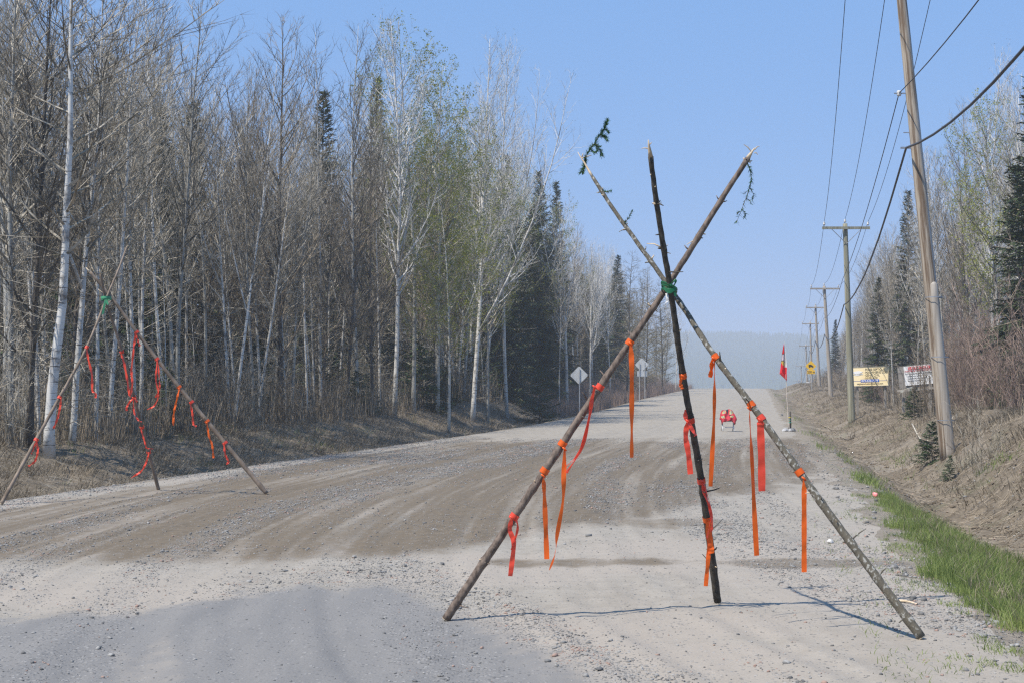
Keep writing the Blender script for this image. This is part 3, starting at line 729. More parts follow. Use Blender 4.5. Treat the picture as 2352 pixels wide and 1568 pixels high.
brush(1, 60, ['shrub0', 'shrub2', 'rshrub0', 'rshrub2', 'pshrub0'], 5.6, 10, 52, 190, (1.5, 3.2), 'shrub', 'leafless shrub under the right-hand trees', 'shrub', 'bare shrubs along the right-hand wood', 2190, 1890)

# ------------------------------------------------------------ undergrowth and grass: what nobody could count
def strands(name, X, Y, h, lean, wid, mat, label, cat, seed, curve=.35, az=None, zoff=0):
    g = np.random.default_rng(seed); n = len(X)
    Z = height(X, Y)-.02+zoff; a = g.uniform(0, 6.283, n) if az is None else az
    lx = np.cos(a)*lean*h; ly = np.sin(a)*lean*h; wa = g.uniform(-.9, .9, n)
    wx = np.cos(wa)*wid/2; wy = np.sin(wa)*wid/2
    B = np.stack([X, Y, Z], -1); mid = B+np.stack([lx*curve, ly*curve, h*.55], -1); tip = B+np.stack([lx, ly, h*(1-.35*np.minimum(lean, 1.6)**2*.5)], -1)
    W = np.stack([wx, wy, wx*0], -1)
    V = np.stack([B-W, B+W, mid+W*.8, mid-W*.8, tip], 1).reshape(-1, 3)
    i = np.arange(n)*5
    F = np.concatenate([np.stack([i, i+1, i+2], -1), np.stack([i, i+2, i+3], -1), np.stack([i+3, i+2, i+4], -1)])
    o = mesh_obj(name, V, F, mat); return tag(o, label, cat, kind='stuff')
def strip_pts(g, n, side, dmin, dmax, y0, y1, patch=None, pw=1.0):
    Y = y0*np.exp(g.uniform(0, 1, n)**pw*math.log(y1/y0)); d = g.uniform(dmin, dmax, n)
    X = np.where(side < 0, xl(Y)-d, xr(Y)+d)
    keep = (X > -.40*Y-2) & (X < .40*Y+2)
    if patch is not None: keep &= g.uniform(0, 1, n) < patch(X, Y, d)
    return X[keep], Y[keep]
g = np.random.default_rng(21)
X, Y = strip_pts(g, 70000, -1, 5.2, 15, 24, 200, lambda X, Y, d: np.clip(fbm(X*.8, Y*.5, 101)*2-.3, .1, 1))
n = len(X); strands('undergrowth', X, Y, g.uniform(.4, 2.6, n)*g.uniform(.5, 1, n), g.uniform(0, .45, n), .010+Y*.00012, M['browntwig'], 'tangle of bare brown stems under the trees of the left wood', 'undergrowth', 1)
X, Y = strip_pts(g, 26000, 1, 6.0, 16, 34, 210, lambda X, Y, d: np.clip(fbm(X*.8, Y*.5, 103)*2-.3, .1, 1))
n = len(X); strands('undergrowth', X, Y, g.uniform(.4, 2.4, n)*g.uniform(.5, 1, n), g.uniform(0, .45, n), .010+Y*.00012, M['browntwig'], 'tangle of bare brown stems under the right-hand trees', 'undergrowth', 2)
X, Y = strip_pts(g, 15000, -1, .8, 5.5, 88, 200)
n = len(X); strands('undergrowth', X, Y, g.uniform(.5, 1.3, n), g.uniform(0, .4, n), .016, M['redtwig'], 'reddish-brown stalks on the left verge near the far diamond sign', 'undergrowth', 3)
# dead grass mats on both banks
X, Y = strip_pts(g, 105000, -1, 1.6, 9, 17, 180, lambda X, Y, d: np.clip(fbm(X*1.1, Y*.7, 111)*2.6-.75, .03, 1)*np.clip((d-1.2)/2, .15, 1), 1.2)
n = len(X); strands('dry_grass', X, Y, g.uniform(.10, .38, n), g.uniform(.5, 1.5, n), .007+Y*.0001, M['drygrass'], 'matted dead grass on the left bank', 'dry grass', 4, az=g.normal(-.4, 1.0, n))
X, Y = strip_pts(g, 120000, 1, 2.0, 9, 14, 180, lambda X, Y, d: np.clip(fbm(X*1.2, Y*.7, 113)*4.6-2.05, .02, 1)*np.clip((d-1.9)/2.6, .04, 1), 1.2)
n = len(X); strands('dry_grass', X, Y, g.uniform(.08, .36, n), g.uniform(.5, 1.5, n), .007+Y*.0001, M['drygrass'], 'matted dead grass on the right-hand bank', 'dry grass', 5, az=g.normal(3.3, 1.0, n))
def lying(name, X, Y, L, wid, mat, label, cat, seed):
    g = np.random.default_rng(seed); n = len(X); a = g.uniform(0, 6.283, n); x2 = X+np.cos(a)*L; y2 = Y+np.sin(a)*L
    A = np.stack([X, Y, height(X, Y)+wid*.5], -1); B = np.stack([x2, y2, height(x2, y2)+wid*.6+g.uniform(0, .08, n)], -1)
    S = np.stack([-np.sin(a)*wid/2, np.cos(a)*wid/2, a*0], -1); U = np.stack([a*0, a*0, a*0+wid*.8], -1)
    V = np.stack([A-S, A+S, A+U, B-S*.4, B+S*.4, B+U*.4], 1).reshape(-1, 3); i = np.arange(n)*6
    F = np.concatenate([np.stack([i+p, i+q, i+q+3, i+p+3], -1) for p, q in ((0, 1), (1, 2), (2, 0))])
    tag(mesh_obj(name, V, F, mat), label, cat, kind='stuff')
X, Y = strip_pts(g, 12000, 1, 1.4, 8, 13, 120); lying('dead_twigs', X, Y, g.uniform(.08, .6, len(X)), .007+Y*.00008, M['browntwig'], 'dead twigs lying over the right-hand bank', 'twigs', 31)
X, Y = strip_pts(g, 14000, -1, 1.4, 8, 17, 120); lying('dead_twigs', X, Y, g.uniform(.08, .7, len(X)), .007+Y*.00008, M['twig'], 'dead twigs lying over the left bank', 'twigs', 32)
# green grass
def near_patch(X, Y, d):
    q = fbm(X*1.6, Y*.9, 121); q2 = fbm(X*4.5, Y*3, 123)
    inner = np.interp(Y, [7, 9, 10.5, 12, 14, 17, 20, 23], [.7, .30, -.02, .02, .12, .15, .2, .3]) + (q-.5)*.6
    outer = np.interp(Y, [7, 10, 13, 16, 19, 22, 23], [3.4, 3.6, 3.4, 2.2, 1.1, .6, .2])
    return ((d > inner) & (d < outer+(q2-.5)*.4))*np.clip((d-inner)/.35+q2*.6-.35, 0, 1)*np.clip(q2*2.4-.35, 0.06, 1)
X, Y = strip_pts(g, 300000, 1, -.1, 3.9, 7.5, 23, near_patch)
n = len(X); strands('green_grass', X, Y, g.uniform(.05, .20, n)*np.clip(.35+1.1*fbm(X*1.6, Y*1.2, 125), .4, 1.1), g.uniform(.1, .8, n), .0055, M['grass'], 'lush green grass in the near ditch at the right edge', 'grass', 6)
X, Y = strip_pts(g, 16000, 1, .2, 3.6, 8.5, 20, near_patch)
n = len(X); strands('dry_grass', X, Y, g.uniform(.06, .24, n), g.uniform(.2, 1.1, n), .005, M['drygrass'], 'straw mixed into the lush grass at the right edge', 'dry grass', 17)
X, Y = strip_pts(g, 60000, 1, -.8, .9, 7.5, 22, lambda X, Y, d: (fbm(X*4, Y*3.2, 127) > .57)*np.clip(.5+d, .06, .9))
n = len(X); strands('green_grass', X, Y, g.uniform(.02, .09, n), g.uniform(.3, 1.4, n), .005, M['grass'], 'sparse low green tufts on the stony right verge', 'grass', 7)
def ditch_patch(X, Y, d):
    q = fbm(X*1.0, Y*.35, 131)
    band = np.exp(-((d-(.75+(q-.5)*1.0))/.32)**2) + .7*np.exp(-((d-2.6-(q-.5))/.6)**2)*(q > .5)
    return np.clip(band*(fbm(X*2.2, Y*.55, 133)*6-3.7), 0, .45)*(1-.6*sstep(28, 60, Y))
X, Y = strip_pts(g, 150000, 1, -.1, 4.2, 21, 170, ditch_patch)
n = len(X); strands('green_grass', X, Y, g.uniform(.05, .22, n), g.uniform(.2, 1.0, n), .008+Y*.00012, M['grass'], 'broken strip of green grass along the right-hand ditch', 'grass', 8)
X, Y = strip_pts(g, 60000, -1, 1.2, 8, 28, 130, lambda X, Y, d: np.clip(fbm(X*.9, Y*.5, 135)*5-3.1, 0, 1)*.5)
n = len(X); strands('green_grass', X, Y, g.uniform(.05, .2, n), g.uniform(.2, 1.0, n), .011, M['grass'], 'scattered green shoots on the left bank', 'grass', 9)


# ------------------------------------------------------------ tripods of lashed spruce poles
M['bark_brown'] = simple('young_spruce_bark_brown', (.07, .048, .034), (.20, .15, .115), .75, 34, (1, 1, .5), .8)
M['bark_dark'] = simple('young_spruce_bark_dark', (.018, .015, .011), (.08, .066, .046), .75, 34, (1, 1, .5), .8)
M['bark_grey'] = simple('young_spruce_bark_lichen', (.115, .10, .072), (.36, .35, .31), .8, 42, (1, 1, .7), .8, .54, .62)
M['wood'] = simple('peeled_wood', (.48, .36, .22), (.68, .56, .40), .7, 12, (1, 1, .2))
M['far_pole'] = simple('young_spruce_bark_tan', (.13, .095, .065), (.28, .215, .16), .8, 9, (1, 1, .5), .5)
def tape(name, c):
    m, nt, bs = new_mat(name); bs.inputs['Roughness'].default_value = .38
    f = noise(nt, objco(nt), 14, 3); cc = mix(nt, ramp(nt, f, .3, .7), tuple(v_*.86 for v_ in c), c); nt.links.new(cc, bs.inputs['Base Color'])
    tr = nt.nodes.new('ShaderNodeBsdfTranslucent'); nt.links.new(cc, tr.inputs['Color'])
    ms = nt.nodes.new('ShaderNodeMixShader'); ms.inputs[0].default_value = .30
    nt.links.new(bs.outputs[0], ms.inputs[1]); nt.links.new(tr.outputs[0], ms.inputs[2]); nt.links.new(ms.outputs[0], nt.nodes['Material Output'].inputs[0])
    return m
M['orange'] = tape('orange_flagging_tape', (1.0, .16, .012)); M['redtape'] = tape('red_orange_flagging_tape', (1.0, .10, .05)); M['green'] = tape('green_webbing', (.02, .16, .06))
def catmull(p, n=8):
    q = [p[0]*2-p[1]]+list(p)+[p[-1]*2-p[-2]]; out = []
    for i in range(1, len(q)-2):
        for k in range(n):
            t = k/n; out.append(.5*((2*q[i])+(q[i+1]-q[i-1])*t+(2*q[i-1]-5*q[i]+4*q[i+1]-q[i+2])*t*t+(3*q[i]-q[i-1]-3*q[i+1]+q[i+2])*t**3))
    out.append(p[-1].copy()); return out
def make_pole(name, ctrl, r0, r1, mat, parent, seed, label=None, stubs=34, tipwood=.03, knot=.3):
    """ctrl: list of world points from butt to tip"""
    rr = random.Random(seed); pts = catmull(ctrl, 14); N = len(pts); mb = MB()
    cum = [0.0]
    for a_, b_ in zip(pts[:-1], pts[1:]): cum.append(cum[-1]+(b_-a_).length)
    L = cum[-1]; pts2 = []; rad = []; n = 90; whorl = []
    s_ = rr.uniform(.1, .3)
    while s_ < L: whorl.append(s_); s_ += rr.uniform(knot*.8, knot*1.25)
    def at_(s):
        s = min(max(s, 0), L-1e-5)
        i = max(j for j in range(N) if cum[j] <= s); i = min(i, N-2); u = (s-cum[i])/(cum[i+1]-cum[i]); return pts[i].lerp(pts[i+1], u), (pts[i+1]-pts[i]).normalized()
    for k in range(n+1):
        s = L*k/n; p, d = at_(s)
        rr_ = (r0+(r1-r0)*(s/L))*(1+rr.uniform(-.035, .035))
        for w_ in whorl: rr_ *= 1+.16*math.exp(-((s-w_)/.022)**2)
        pts2.append(p+rvec(rr)*.0015); rad.append(rr_)
    kt = int(n*(1-tipwood))
    mb.tube(pts2[:kt+1], rad[:kt+1], 12, 0, True)
    if tipwood: mb.tube(pts2[kt:], [rad[kt]*(.9-.75*(i/(n-kt))) for i in range(n-kt+1)], 7, 1)
    mb.tube([pts2[0]-(pts2[1]-pts2[0])*.15, pts2[0]+(pts2[1]-pts2[0])*.02], [rad[0]*.86, rad[0]*.97], 10, 1)
    for k in range(stubs):
        s = whorl[rr.randrange(len(whorl))] if rr.random() < .7 and whorl else rr.uniform(0, L)
        p, d = at_(s); r = r0+(r1-r0)*s/L; sd_ = side_dir(rr, d, rr.uniform(1.0, 1.5)); l_ = rr.uniform(.008, .03) if rr.random() < .86 else rr.uniform(.05, .12)
        br = rr.uniform(.004, .008); a_ = p+sd_*r*.8
        mb.tube([a_, a_+sd_*(l_*.5+r*.2), a_+(sd_+rvec(rr)*.2)*(l_+r*.2)], [br, br*.8, br*.45], 5, 1 if rr.random() < .4 else 0)
    o = mb.build(name, [mat, M['wood']], parent, True)
    if label: o['label'] = label
    return o, at_, L
M['sprig'] = leafmat('sprig_needles', (.03, .10, .04), (.08, .19, .06), .3, 8)
def sprig(parent, pts, bl, seed, mat='sprig', nl=.022, name='green_twig', subs=()):
    rr = random.Random(seed); mb = MB(); 
    def needled(path_, r, dens):
        pp = catmull(path_, 6); mb.tube(pp, [r*(1-.6*i/len(pp)) for i in range(len(pp))], 4, 1)
        L = sum((b_-a_).length for a_, b_ in zip(pp[:-1], pp[1:]))
        for k in range(int(L*dens)):
            p, d = lerp_path(pp, rr.random()*.999); sd_ = side_dir(rr, d, rr.uniform(.7, 1.2)); e = p+sd_*nl*rr.uniform(1.0, 1.7)
            w_ = sd_.cross(d).normalized()*.0034; i = len(mb.v); mb.v += [p-w_, p+w_, e+w_*.5, e-w_*.5]; mb.f.append((i, i+1, i+2, i+3)); mb.m.append(0)
            w_ = d*.0013; i = len(mb.v); mb.v += [p-w_, p+w_, e]; mb.f.append((i, i+1, i+2)); mb.m.append(0)
    needled(pts, .003, bl)
    for s_ in subs: needled(s_, .002, bl)
    for v_ in mb.v: v_ -= tri.location
    o = mb.build(name, [M[mat], M['browntwig']]); o.parent = parent
    return o
def ribbon(name, ctrl, wid, mat, label, group, band=None, twist=(0, 0), wob=0, seed=0, extra=None):
    """ctrl world points of the hanging tape, band=(centre, axis dir, radius) where it is tied"""
    rr = random.Random(seed); mb = MB()
    def strip(c, w_, tw0, tw1, wb):
        w_ *= 1.35 if c[0].y < 15 else 1.0
        wb = wb*2.6 if c[0].y < 15 else wb
        pp = catmull(c, 10); n = len(pp); base = len(mb.v); ph = rr.uniform(0, 6)
        for i, p in enumerate(pp):
            t = i/(n-1); a = tw0+(tw1-tw0)*t + wb*math.sin(ph+t*17)
            d = (pp[min(i+1, n-1)]-pp[max(i-1, 0)]).normalized()
            wv = Vector((math.cos(a), math.sin(a), 0)); wv = (wv-d*wv.dot(d)); wv = wv.normalized() if wv.length > .05 else Vector((1, 0, 0))
            k = w_/2*(.45+.55*min(1, t*7)); nn = wv.cross(d)*.0035*math.sin(t*40+ph)
            mb.v += [p-wv*k, p+nn, p+wv*k]
        for i in range(n-1):
            b0 = base+i*3; mb.f += [(b0, b0+1, b0+4, b0+3), (b0+1, b0+2, b0+5, b0+4)]; mb.m += [0, 0]
    strip(ctrl, wid, twist[0], twist[1], wob)
    if extra:
        for c, w_, t0, t1 in extra: strip(c, w_, t0, t1, wob)
    if band:
        c, ax, r = band; ax = ax.normalized(); bw = .021 if r > .02 else .013
        mb.tube([c-ax*bw, c-ax*bw*.4, c+ax*bw*.5, c+ax*bw], [r*1.05+.003, r*1.05+.005, r*1.05+.0035, r*1.05+.005], 14, 0, False)
        k = ctrl[0]; mb.tube([k+Vector((-.016, 0, .012)), k, k+Vector((.014, 0, -.014))], [.005, .008, .004], 6, 0)
    o = mb.build(name, [mat], None, True); return tag(o, label, 'ribbon', group)
def line3(a, b, t): return a+(b-a)*t
def onground(p): return Vector((p.x, p.y, hz(p.x, p.y)+float(ruts(np.array([p.x]), np.array([p.y]))[0])+.012))
# near tripod
LA, LB = P(1024, 1411, 10.0), P(1733, 340, 9.9)
lft = [P(1024, 1411, 10.0), P(1250, 1082, 9.98), P(1378, 888, 9.97), P(1530, 662, 9.95), P(1655, 462, 9.92), P(1733, 340, 9.9)]
MA = P(1648, 1376, 10.7)
mid_ = [MA, P(1612, 1110, 10.38), P(1570, 870, 10.12), P(1539, 660, 9.865), P(1513, 500, 9.70), P(1489, 322, 9.50)]
rgt = [P(2116, 1460, 9.17), P(1900, 1172, 9.44), P(1745, 955, 9.66), P(1640, 815, 9.82), P(1546, 672, 10.03), P(1405, 475, 10.24), P(1327, 350, 10.38)]
for L_ in (lft, mid_, rgt): L_[0] = onground(L_[0])
tri = empty('pole_tripod', ((LA.x+MA.x+rgt[0].x)/3, 10, hz(1.2, 10)), 'near tripod of three long spruce poles lashed with green strap', 'tripod', 'pole tripods on the road')
p1, at1, L1 = make_pole('pole', lft, .031, .018, M['bark_brown'], tri, 1, 'brown-barked pole leaning right', 40, .02)
p2, at2, L2 = make_pole('pole', mid_, .029, .017, M['bark_dark'], tri, 2, 'near-black pole standing almost upright', 46, .03)
p3, at3, L3 = make_pole('pole', rgt, .031, .012, M['bark_grey'], tri, 3, 'lichen-spotted grey pole leaning left', 40, .055)
D_ = 10.38
sprig(p3, [P(1338, 402, D_), P(1346, 360, D_), P(1368, 325, D_), P(1388, 295, D_), P(1395, 278, D_)], 900, 4, subs=[[P(1366, 328, D_), P(1378, 345, D_-.05), P(1383, 358, D_-.05)], [P(1378, 310, D_), P(1388, 314, D_-.04), P(1395, 322, D_-.04)], [P(1385, 298, D_), P(1393, 300, D_), P(1397, 304, D_)], [P(1346, 362, D_), P(1342, 382, D_), P(1333, 398, D_)], [P(1356, 342, D_), P(1364, 350, D_), P(1370, 350, D_)]], nl=.02)
sprig(p3, [P(1379, 438, 10.28), P(1392, 440, 10.28), P(1403, 439, 10.28)], 500, 5, nl=.02)
sprig(p3, [P(1434, 514, 10.18), P(1444, 500, 10.18), P(1452, 486, 10.18)], 500, 6, nl=.014)
D_ = 9.9
sprig(p1, [P(1717, 375, D_), P(1725, 400, D_), P(1722, 430, D_), P(1708, 470, D_), P(1690, 515, D_)], 240, 7, subs=[[P(1722, 432, D_), P(1730, 445, D_), P(1728, 462, D_)], [P(1713, 455, D_), P(1722, 462, D_), P(1724, 470, D_)], [P(1702, 480, D_), P(1712, 490, D_), P(1710, 500, D_)], [P(1700, 485, D_), P(1692, 492, D_)], [P(1716, 440, D_), P(1708, 445, D_)]], nl=.020)
# splinters and long snags
for a_, b_ in (((1727, 350, 9.9), (1708, 332, 9.88)), ((1733, 345, 9.9), (1745, 336, 9.9)), ((1733, 352, 9.9), (1741, 356, 9.9)), ((1602, 552, 9.93), (1577, 562, 9.93))):
    a_ = P(*a_)-tri.location; b_ = P(*b_)-tri.location; mb = MB(); mb.tube([a_, a_.lerp(b_, .5)+Vector((0, 0, .008)), b_], [.005, .004, .002], 5); mb.build('snag', [M['wood']]).parent = p1
for a_, b_ in (((1489, 342, 9.5), (1473, 342, 9.5)), ((1498, 468, 9.65), (1520, 465, 9.65)), ((1494, 378, 9.55), (1501, 360, 9.55)), ((1525, 582, 9.78), (1541, 583, 9.78))):
    a_ = P(*a_)-tri.location; b_ = P(*b_)-tri.location; mb = MB(); mb.tube([a_, a_.lerp(b_, .5)+Vector((0, 0, .006)), b_], [.005, .004, .002], 5); mb.build('snag', [M['wood']]).parent = p2
# green strap wound round the crossing
def wrap(cx, cz, Y, rx, ry, tilt, wid, seed, turns=3):
    rr = random.Random(seed); mb = MB(); c = P(cx, cz, Y)
    for k in range(turns):
        t1 = tilt+rr.uniform(-.25, .25); off = Vector((0, 0, rr.uniform(-.02, .02))); n = 28; base = len(mb.v)
        for i in range(n+1):
            a = 2*math.pi*i/n; p = Vector((math.cos(a)*rx*(1+.03*k), math.sin(a)*ry*(1+.03*k), math.cos(a)*math.tan(t1)*rx))
            u = Vector((-.25*math.sin(a*2), 0, 1)).normalized()
            mb.v += [c+off+p-u*wid/2, c+off+p*1.04, c+off+p+u*wid/2]
        for i in range(n): b0 = base+i*3; mb.f += [(b0, b0+1, b0+4, b0+3), (b0+1, b0+2, b0+5, b0+4)]; mb.m += [0, 0]
    return mb
mb = wrap(1537, 662, 9.93, .052, .085, -.25, .020, 3, 4)
def strap(mb, ctrl, wd, tw=(0, 1)):
    pp = catmull(ctrl, 8); base = len(mb.v); n = len(pp)
    for i, p in enumerate(pp):
        a = tw[0]+(tw[1]-tw[0])*i/(n-1); wv = Vector((math.cos(a), .3*math.sin(a), math.sin(a)))*wd/2; mb.v += [p-wv, p+wv]
    for i in range(n-1): b0 = base+2*i; mb.f.append((b0, b0+1, b0+3, b0+2)); mb.m.append(0)
strap(mb, [P(1540, 655, 9.80), P(1548, 644, 9.78), P(1552, 648, 9.78), P(1546, 658, 9.79)], .022, (1.2, .4))
strap(mb, [P(1524, 660, 9.80), P(1532, 668, 9.79), P(1541, 669, 9.79), P(1552, 662, 9.81)], .03, (1.5, 1.5))
strap(mb, [P(1548, 672, 9.8), P(1553, 680, 9.8), P(1549, 676, 9.8)], .016, (.4, 1.2))
mb.build('lashing', [M['green']], tri)
mb = MB(); strap(mb, [P(1531, 674, 9.82), P(1533, 684, 9.81), P(1532, 693, 9.81), P(1527, 697, 9.8)], .018, (.1, .5)); 
M['whitecloth'] = simple('white_cloth', (.62, .60, .56)); mb.build('tag_end', [M['whitecloth']], tri)
def near_band(at_, L, y):   # where a pole passes the height of photograph line y
    best = None
    for k in range(400):
        p, d = at_(L*k/399); s = abs(scr(*p)[1]-y)
        if best is None or s < best[0]: best = (s, p, d, k/399)
    return best[1], best[2], best[3]
GN = 'orange tapes on the near tripod'
def rib(y, pole, pts, wid, mat, label, tw=(0, .6), wob=.15, seed=0, extra=None, front=.04):
    at_, L, r0, r1 = {1: (at1, L1, .031, .018), 2: (at2, L2, .029, .017), 3: (at3, L3, .031, .012)}[pole]
    c, ax, t = near_band(at_, L, y); Y = c.y-front
    ex = [([P(a_, b_, Y) for a_, b_ in e[0]], e[1], e[2], e[3]) for e in extra] if extra else None
    return ribbon('flagging_ribbon', [P(a_, b_, Y) for a_, b_ in pts], wid, mat, label, GN, (c, ax, r0+(r1-r0)*t), tw, wob, seed, ex)
rib(788, 1, [(1449, 789), (1451, 850), (1451, 950), (1451, 1050)], .028, M['orange'], 'highest orange tape on the brown pole, hanging straight down', (0, 1.0), .1, 1)
rib(888, 1, [(1366, 888), (1359, 920), (1353, 960), (1335, 1030), (1301, 1085)], .026, M['redtape'], 'shaded red-orange tape blown left below the highest one on the brown pole', (.6, 1.0), .1, 2, [([(1357, 935), (1347, 990), (1325, 1045), (1300, 1070)], .016, .9, 1.2)])
rib(1018, 1, [(1297, 1030), (1295, 1090), (1293, 1150), (1280, 1225), (1275, 1270), (1262, 1308)], .026, M['orange'], 'longest thin curving orange tape, third down the brown pole', (.1, 1.5), .15, 3)
rib(1080, 1, [(1248, 1092), (1250, 1130), (1253, 1200), (1256, 1283)], .027, M['orange'], 'straight orange tape fourth down the brown pole', (1.0, .1), .1, 4)
rib(1187, 1, [(1176, 1188), (1171, 1215), (1180, 1245), (1176, 1290), (1172, 1322)], .026, M['redtape'], 'lowest tape on the brown pole, hanging in a loop', (.4, .2), .1, 5, [([(1186, 1190), (1189, 1212), (1181, 1245), (1175, 1262)], .016, .9, .5)])
rib(862, 2, [(1569, 863), (1564, 872), (1563, 882), (1568, 893)], .020, M['orange'], 'short looped tape highest on the near-black pole', (.9, .3), .1, 6, front=.05)
rib(965, 2, [(1580, 966), (1575, 1000), (1581, 1040), (1586, 1088)], .030, M['redtape'], 'shaded red tape beside the near-black pole, second from top', (.4, .1), .1, 7, [([(1574, 940), (1575, 958), (1584, 975), (1596, 995), (1598, 1000)], .026, .5, .9)], front=.055)
rib(1102, 2, [(1613, 1104), (1617, 1130), (1630, 1165), (1636, 1200), (1633, 1220)], .022, M['redtape'], 'third tape down the near-black pole, curving right', (.7, .9), .1, 8, [([(1615, 1106), (1620, 1120), (1633, 1175), (1624, 1235)], .014, 1.1, .9)], front=.05)
rib(1192, 2, [(1630, 1195), (1627, 1215), (1632, 1250), (1634, 1270)], .034, M['orange'], 'lowest bright tape on the near-black pole, with a long tail', (.2, .1), .1, 9, [([(1631, 1210), (1629, 1250), (1625, 1300), (1621, 1345)], .024, .3, .2)], front=.05)
rib(820, 3, [(1640, 823), (1641, 845), (1641, 900), (1640, 960), (1636, 1040), (1632, 1116)], .024, M['orange'], 'highest tape on the grey pole, one long and one short end', (1.4, .1), .1, 10, [([(1640, 823), (1635, 830), (1634, 848), (1631, 866)], .026, .8, .5)])
rib(930, 3, [(1721, 938), (1723, 980), (1727, 1050), (1732, 1160), (1738, 1275)], .028, M['orange'], 'longest straight orange tape, second down the grey pole', (1.45, .2), .06, 11)
rib(961, 3, [(1747, 964), (1747, 985), (1749, 1050), (1750, 1127)], .038, M['redtape'], 'broad pale red-orange tape third down the grey pole', (.1, .2), .06, 12)
rib(1083, 3, [(1847, 1098), (1847, 1160), (1847, 1240), (1847, 1313)], .026, M['orange'], 'lowest orange tape, alone on the right of the grey pole', (.15, .1), .05, 13)
# far tripod
fl = [P(3, 1153, 20.0), P(110, 960, 20.6), P(198, 800, 21.1), P(246, 681, 21.5), P(272, 620, 21.7), P(293, 563, 21.9)]
fm = [P(364, 1123, 22.8), P(303, 893, 22.05), P(275, 790, 21.75), P(243, 687, 21.42), P(229, 618, 21.2)]
fr = [P(613, 1134, 21.8), P(476, 967, 21.75), P(361, 825, 21.65), P(252, 679, 21.55), P(197, 614, 21.5)]
for L_ in (fl, fm, fr): L_[0] = onground(L_[0])
tr2 = empty('pole_tripod', ((fl[0].x+fm[0].x+fr[0].x)/3, 21.4, hz(-5.6, 21.4)), 'far tripod of three thin poles at the left edge of the road', 'tripod', 'pole tripods on the road')
q1, fa1, fL1 = make_pole('pole', fl, .028, .014, M['far_pole'], tr2, 11, 'thin pole leaning right', 14, .01, .4)
q2, fa2, fL2 = make_pole('pole', fm, .030, .018, M['far_pole'], tr2, 12, 'steepest pole of the far tripod', 14, .02, .4)
q3, fa3, fL3 = make_pole('pole', fr, .036, .022, M['far_pole'], tr2, 13, 'thickest pole of the far tripod, leaning left', 14, .02, .4)
mb = wrap(244, 686, 21.45, .07, .1, .2, .035, 9, 3)
strap(mb, [P(243, 688, 21.3), P(240, 700, 21.3), P(236, 722, 21.3)], .04, (.3, .6)); strap(mb, [P(244, 690, 21.3), P(248, 700, 21.3)], .03, (.3, .6))
mb.build('lashing', [simple('pale_green_webbing', (.05, .27, .13))], tr2)
GF = 'orange tapes on the far tripod'
def ribf(y, pole, pts, label, wid=.036, seed=0, wob=.9, extra=None, mat='redtape'):
    at_, L, r0, r1 = {1: (fa1, fL1, .032, .016), 2: (fa2, fL2, .034, .020), 3: (fa3, fL3, .042, .024)}[pole]
    c, ax, t = near_band(at_, L, y); Y = c.y-.06
    ex = [([P(a_, b_, Y) for a_, b_ in e[0]], e[1], e[2], e[3]) for e in extra] if extra else None
    return ribbon('flagging_ribbon', [P(a_, b_, Y) for a_, b_ in pts], wid, M[mat], label, GF, (c, ax, r0+(r1-r0)*t), (.2, .5), wob, seed, ex)
ribf(798, 1, [(199, 800), (203, 825), (211, 860), (212, 895), (219, 902), (220, 913)], 'highest tape on the left leg of the far tripod', seed=21)
ribf(912, 1, [(140, 915), (138, 935), (132, 960), (123, 983)], 'middle tape on the left leg of the far tripod', seed=22)
ribf(1010, 1, [(84, 1012), (87, 1035), (80, 1058), (65, 1070)], 'lowest tape on the left leg of the far tripod', seed=23, extra=[([(84, 1012), (78, 1026), (72, 1042)], .025, .6, .9)])
ribf(808, 2, [(277, 810), (284, 830), (292, 870), (296, 900), (300, 912)], 'highest tape winding down the steep leg of the far tripod', seed=24)
ribf(912, 2, [(306, 913), (296, 925), (290, 938), (293, 942)], 'tape knotted halfway down the steep leg of the far tripod', seed=25, extra=[([(306, 913), (308, 945), (316, 962), (325, 968)], .03, .4, .9), ([(307, 912), (313, 918), (314, 924)], .03, .4, .9)])
ribf(980, 2, [(323, 982), (328, 1000), (334, 1020), (337, 1028), (352, 1030)], 'small tape two thirds down the steep leg of the far tripod', seed=26, wid=.028)
ribf(1038, 2, [(342, 1040), (336, 1060), (325, 1080), (301, 1097)], 'lowest tape blown left from the steep leg of the far tripod', seed=27)
ribf(763, 3, [(311, 766), (307, 800), (302, 850), (304, 880), (300, 905)], 'highest tape on the thick leg of the far tripod', seed=28, extra=[([(311, 766), (316, 780), (321, 795)], .03, .4, .8)])
ribf(825, 3, [(361, 827), (358, 870), (364, 905), (355, 930), (338, 940)], 'tangled tape second down the thick leg of the far tripod', seed=29, extra=[([(362, 827), (366, 870), (366, 895), (357, 912)], .028, .7, 1.0)], wid=.028)
ribf(889, 3, [(412, 892), (404, 925), (399, 950), (398, 976)], 'tape third down the thick leg of the far tripod', seed=30, mat='orange')
ribf(923, 3, [(437, 925), (442, 950), (444, 972), (451, 979)], 'short curled tape fourth down the thick leg of the far tripod', seed=31)
ribf(967, 3, [(475, 970), (480, 1000), (488, 1025), (490, 1051)], 'tape fifth down the thick leg of the far tripod', seed=32, mat='orange')
ribf(1017, 3, [(514, 1019), (518, 1045), (525, 1058), (520, 1066)], 'lowest curled tape on the thick leg of the far tripod', seed=33)

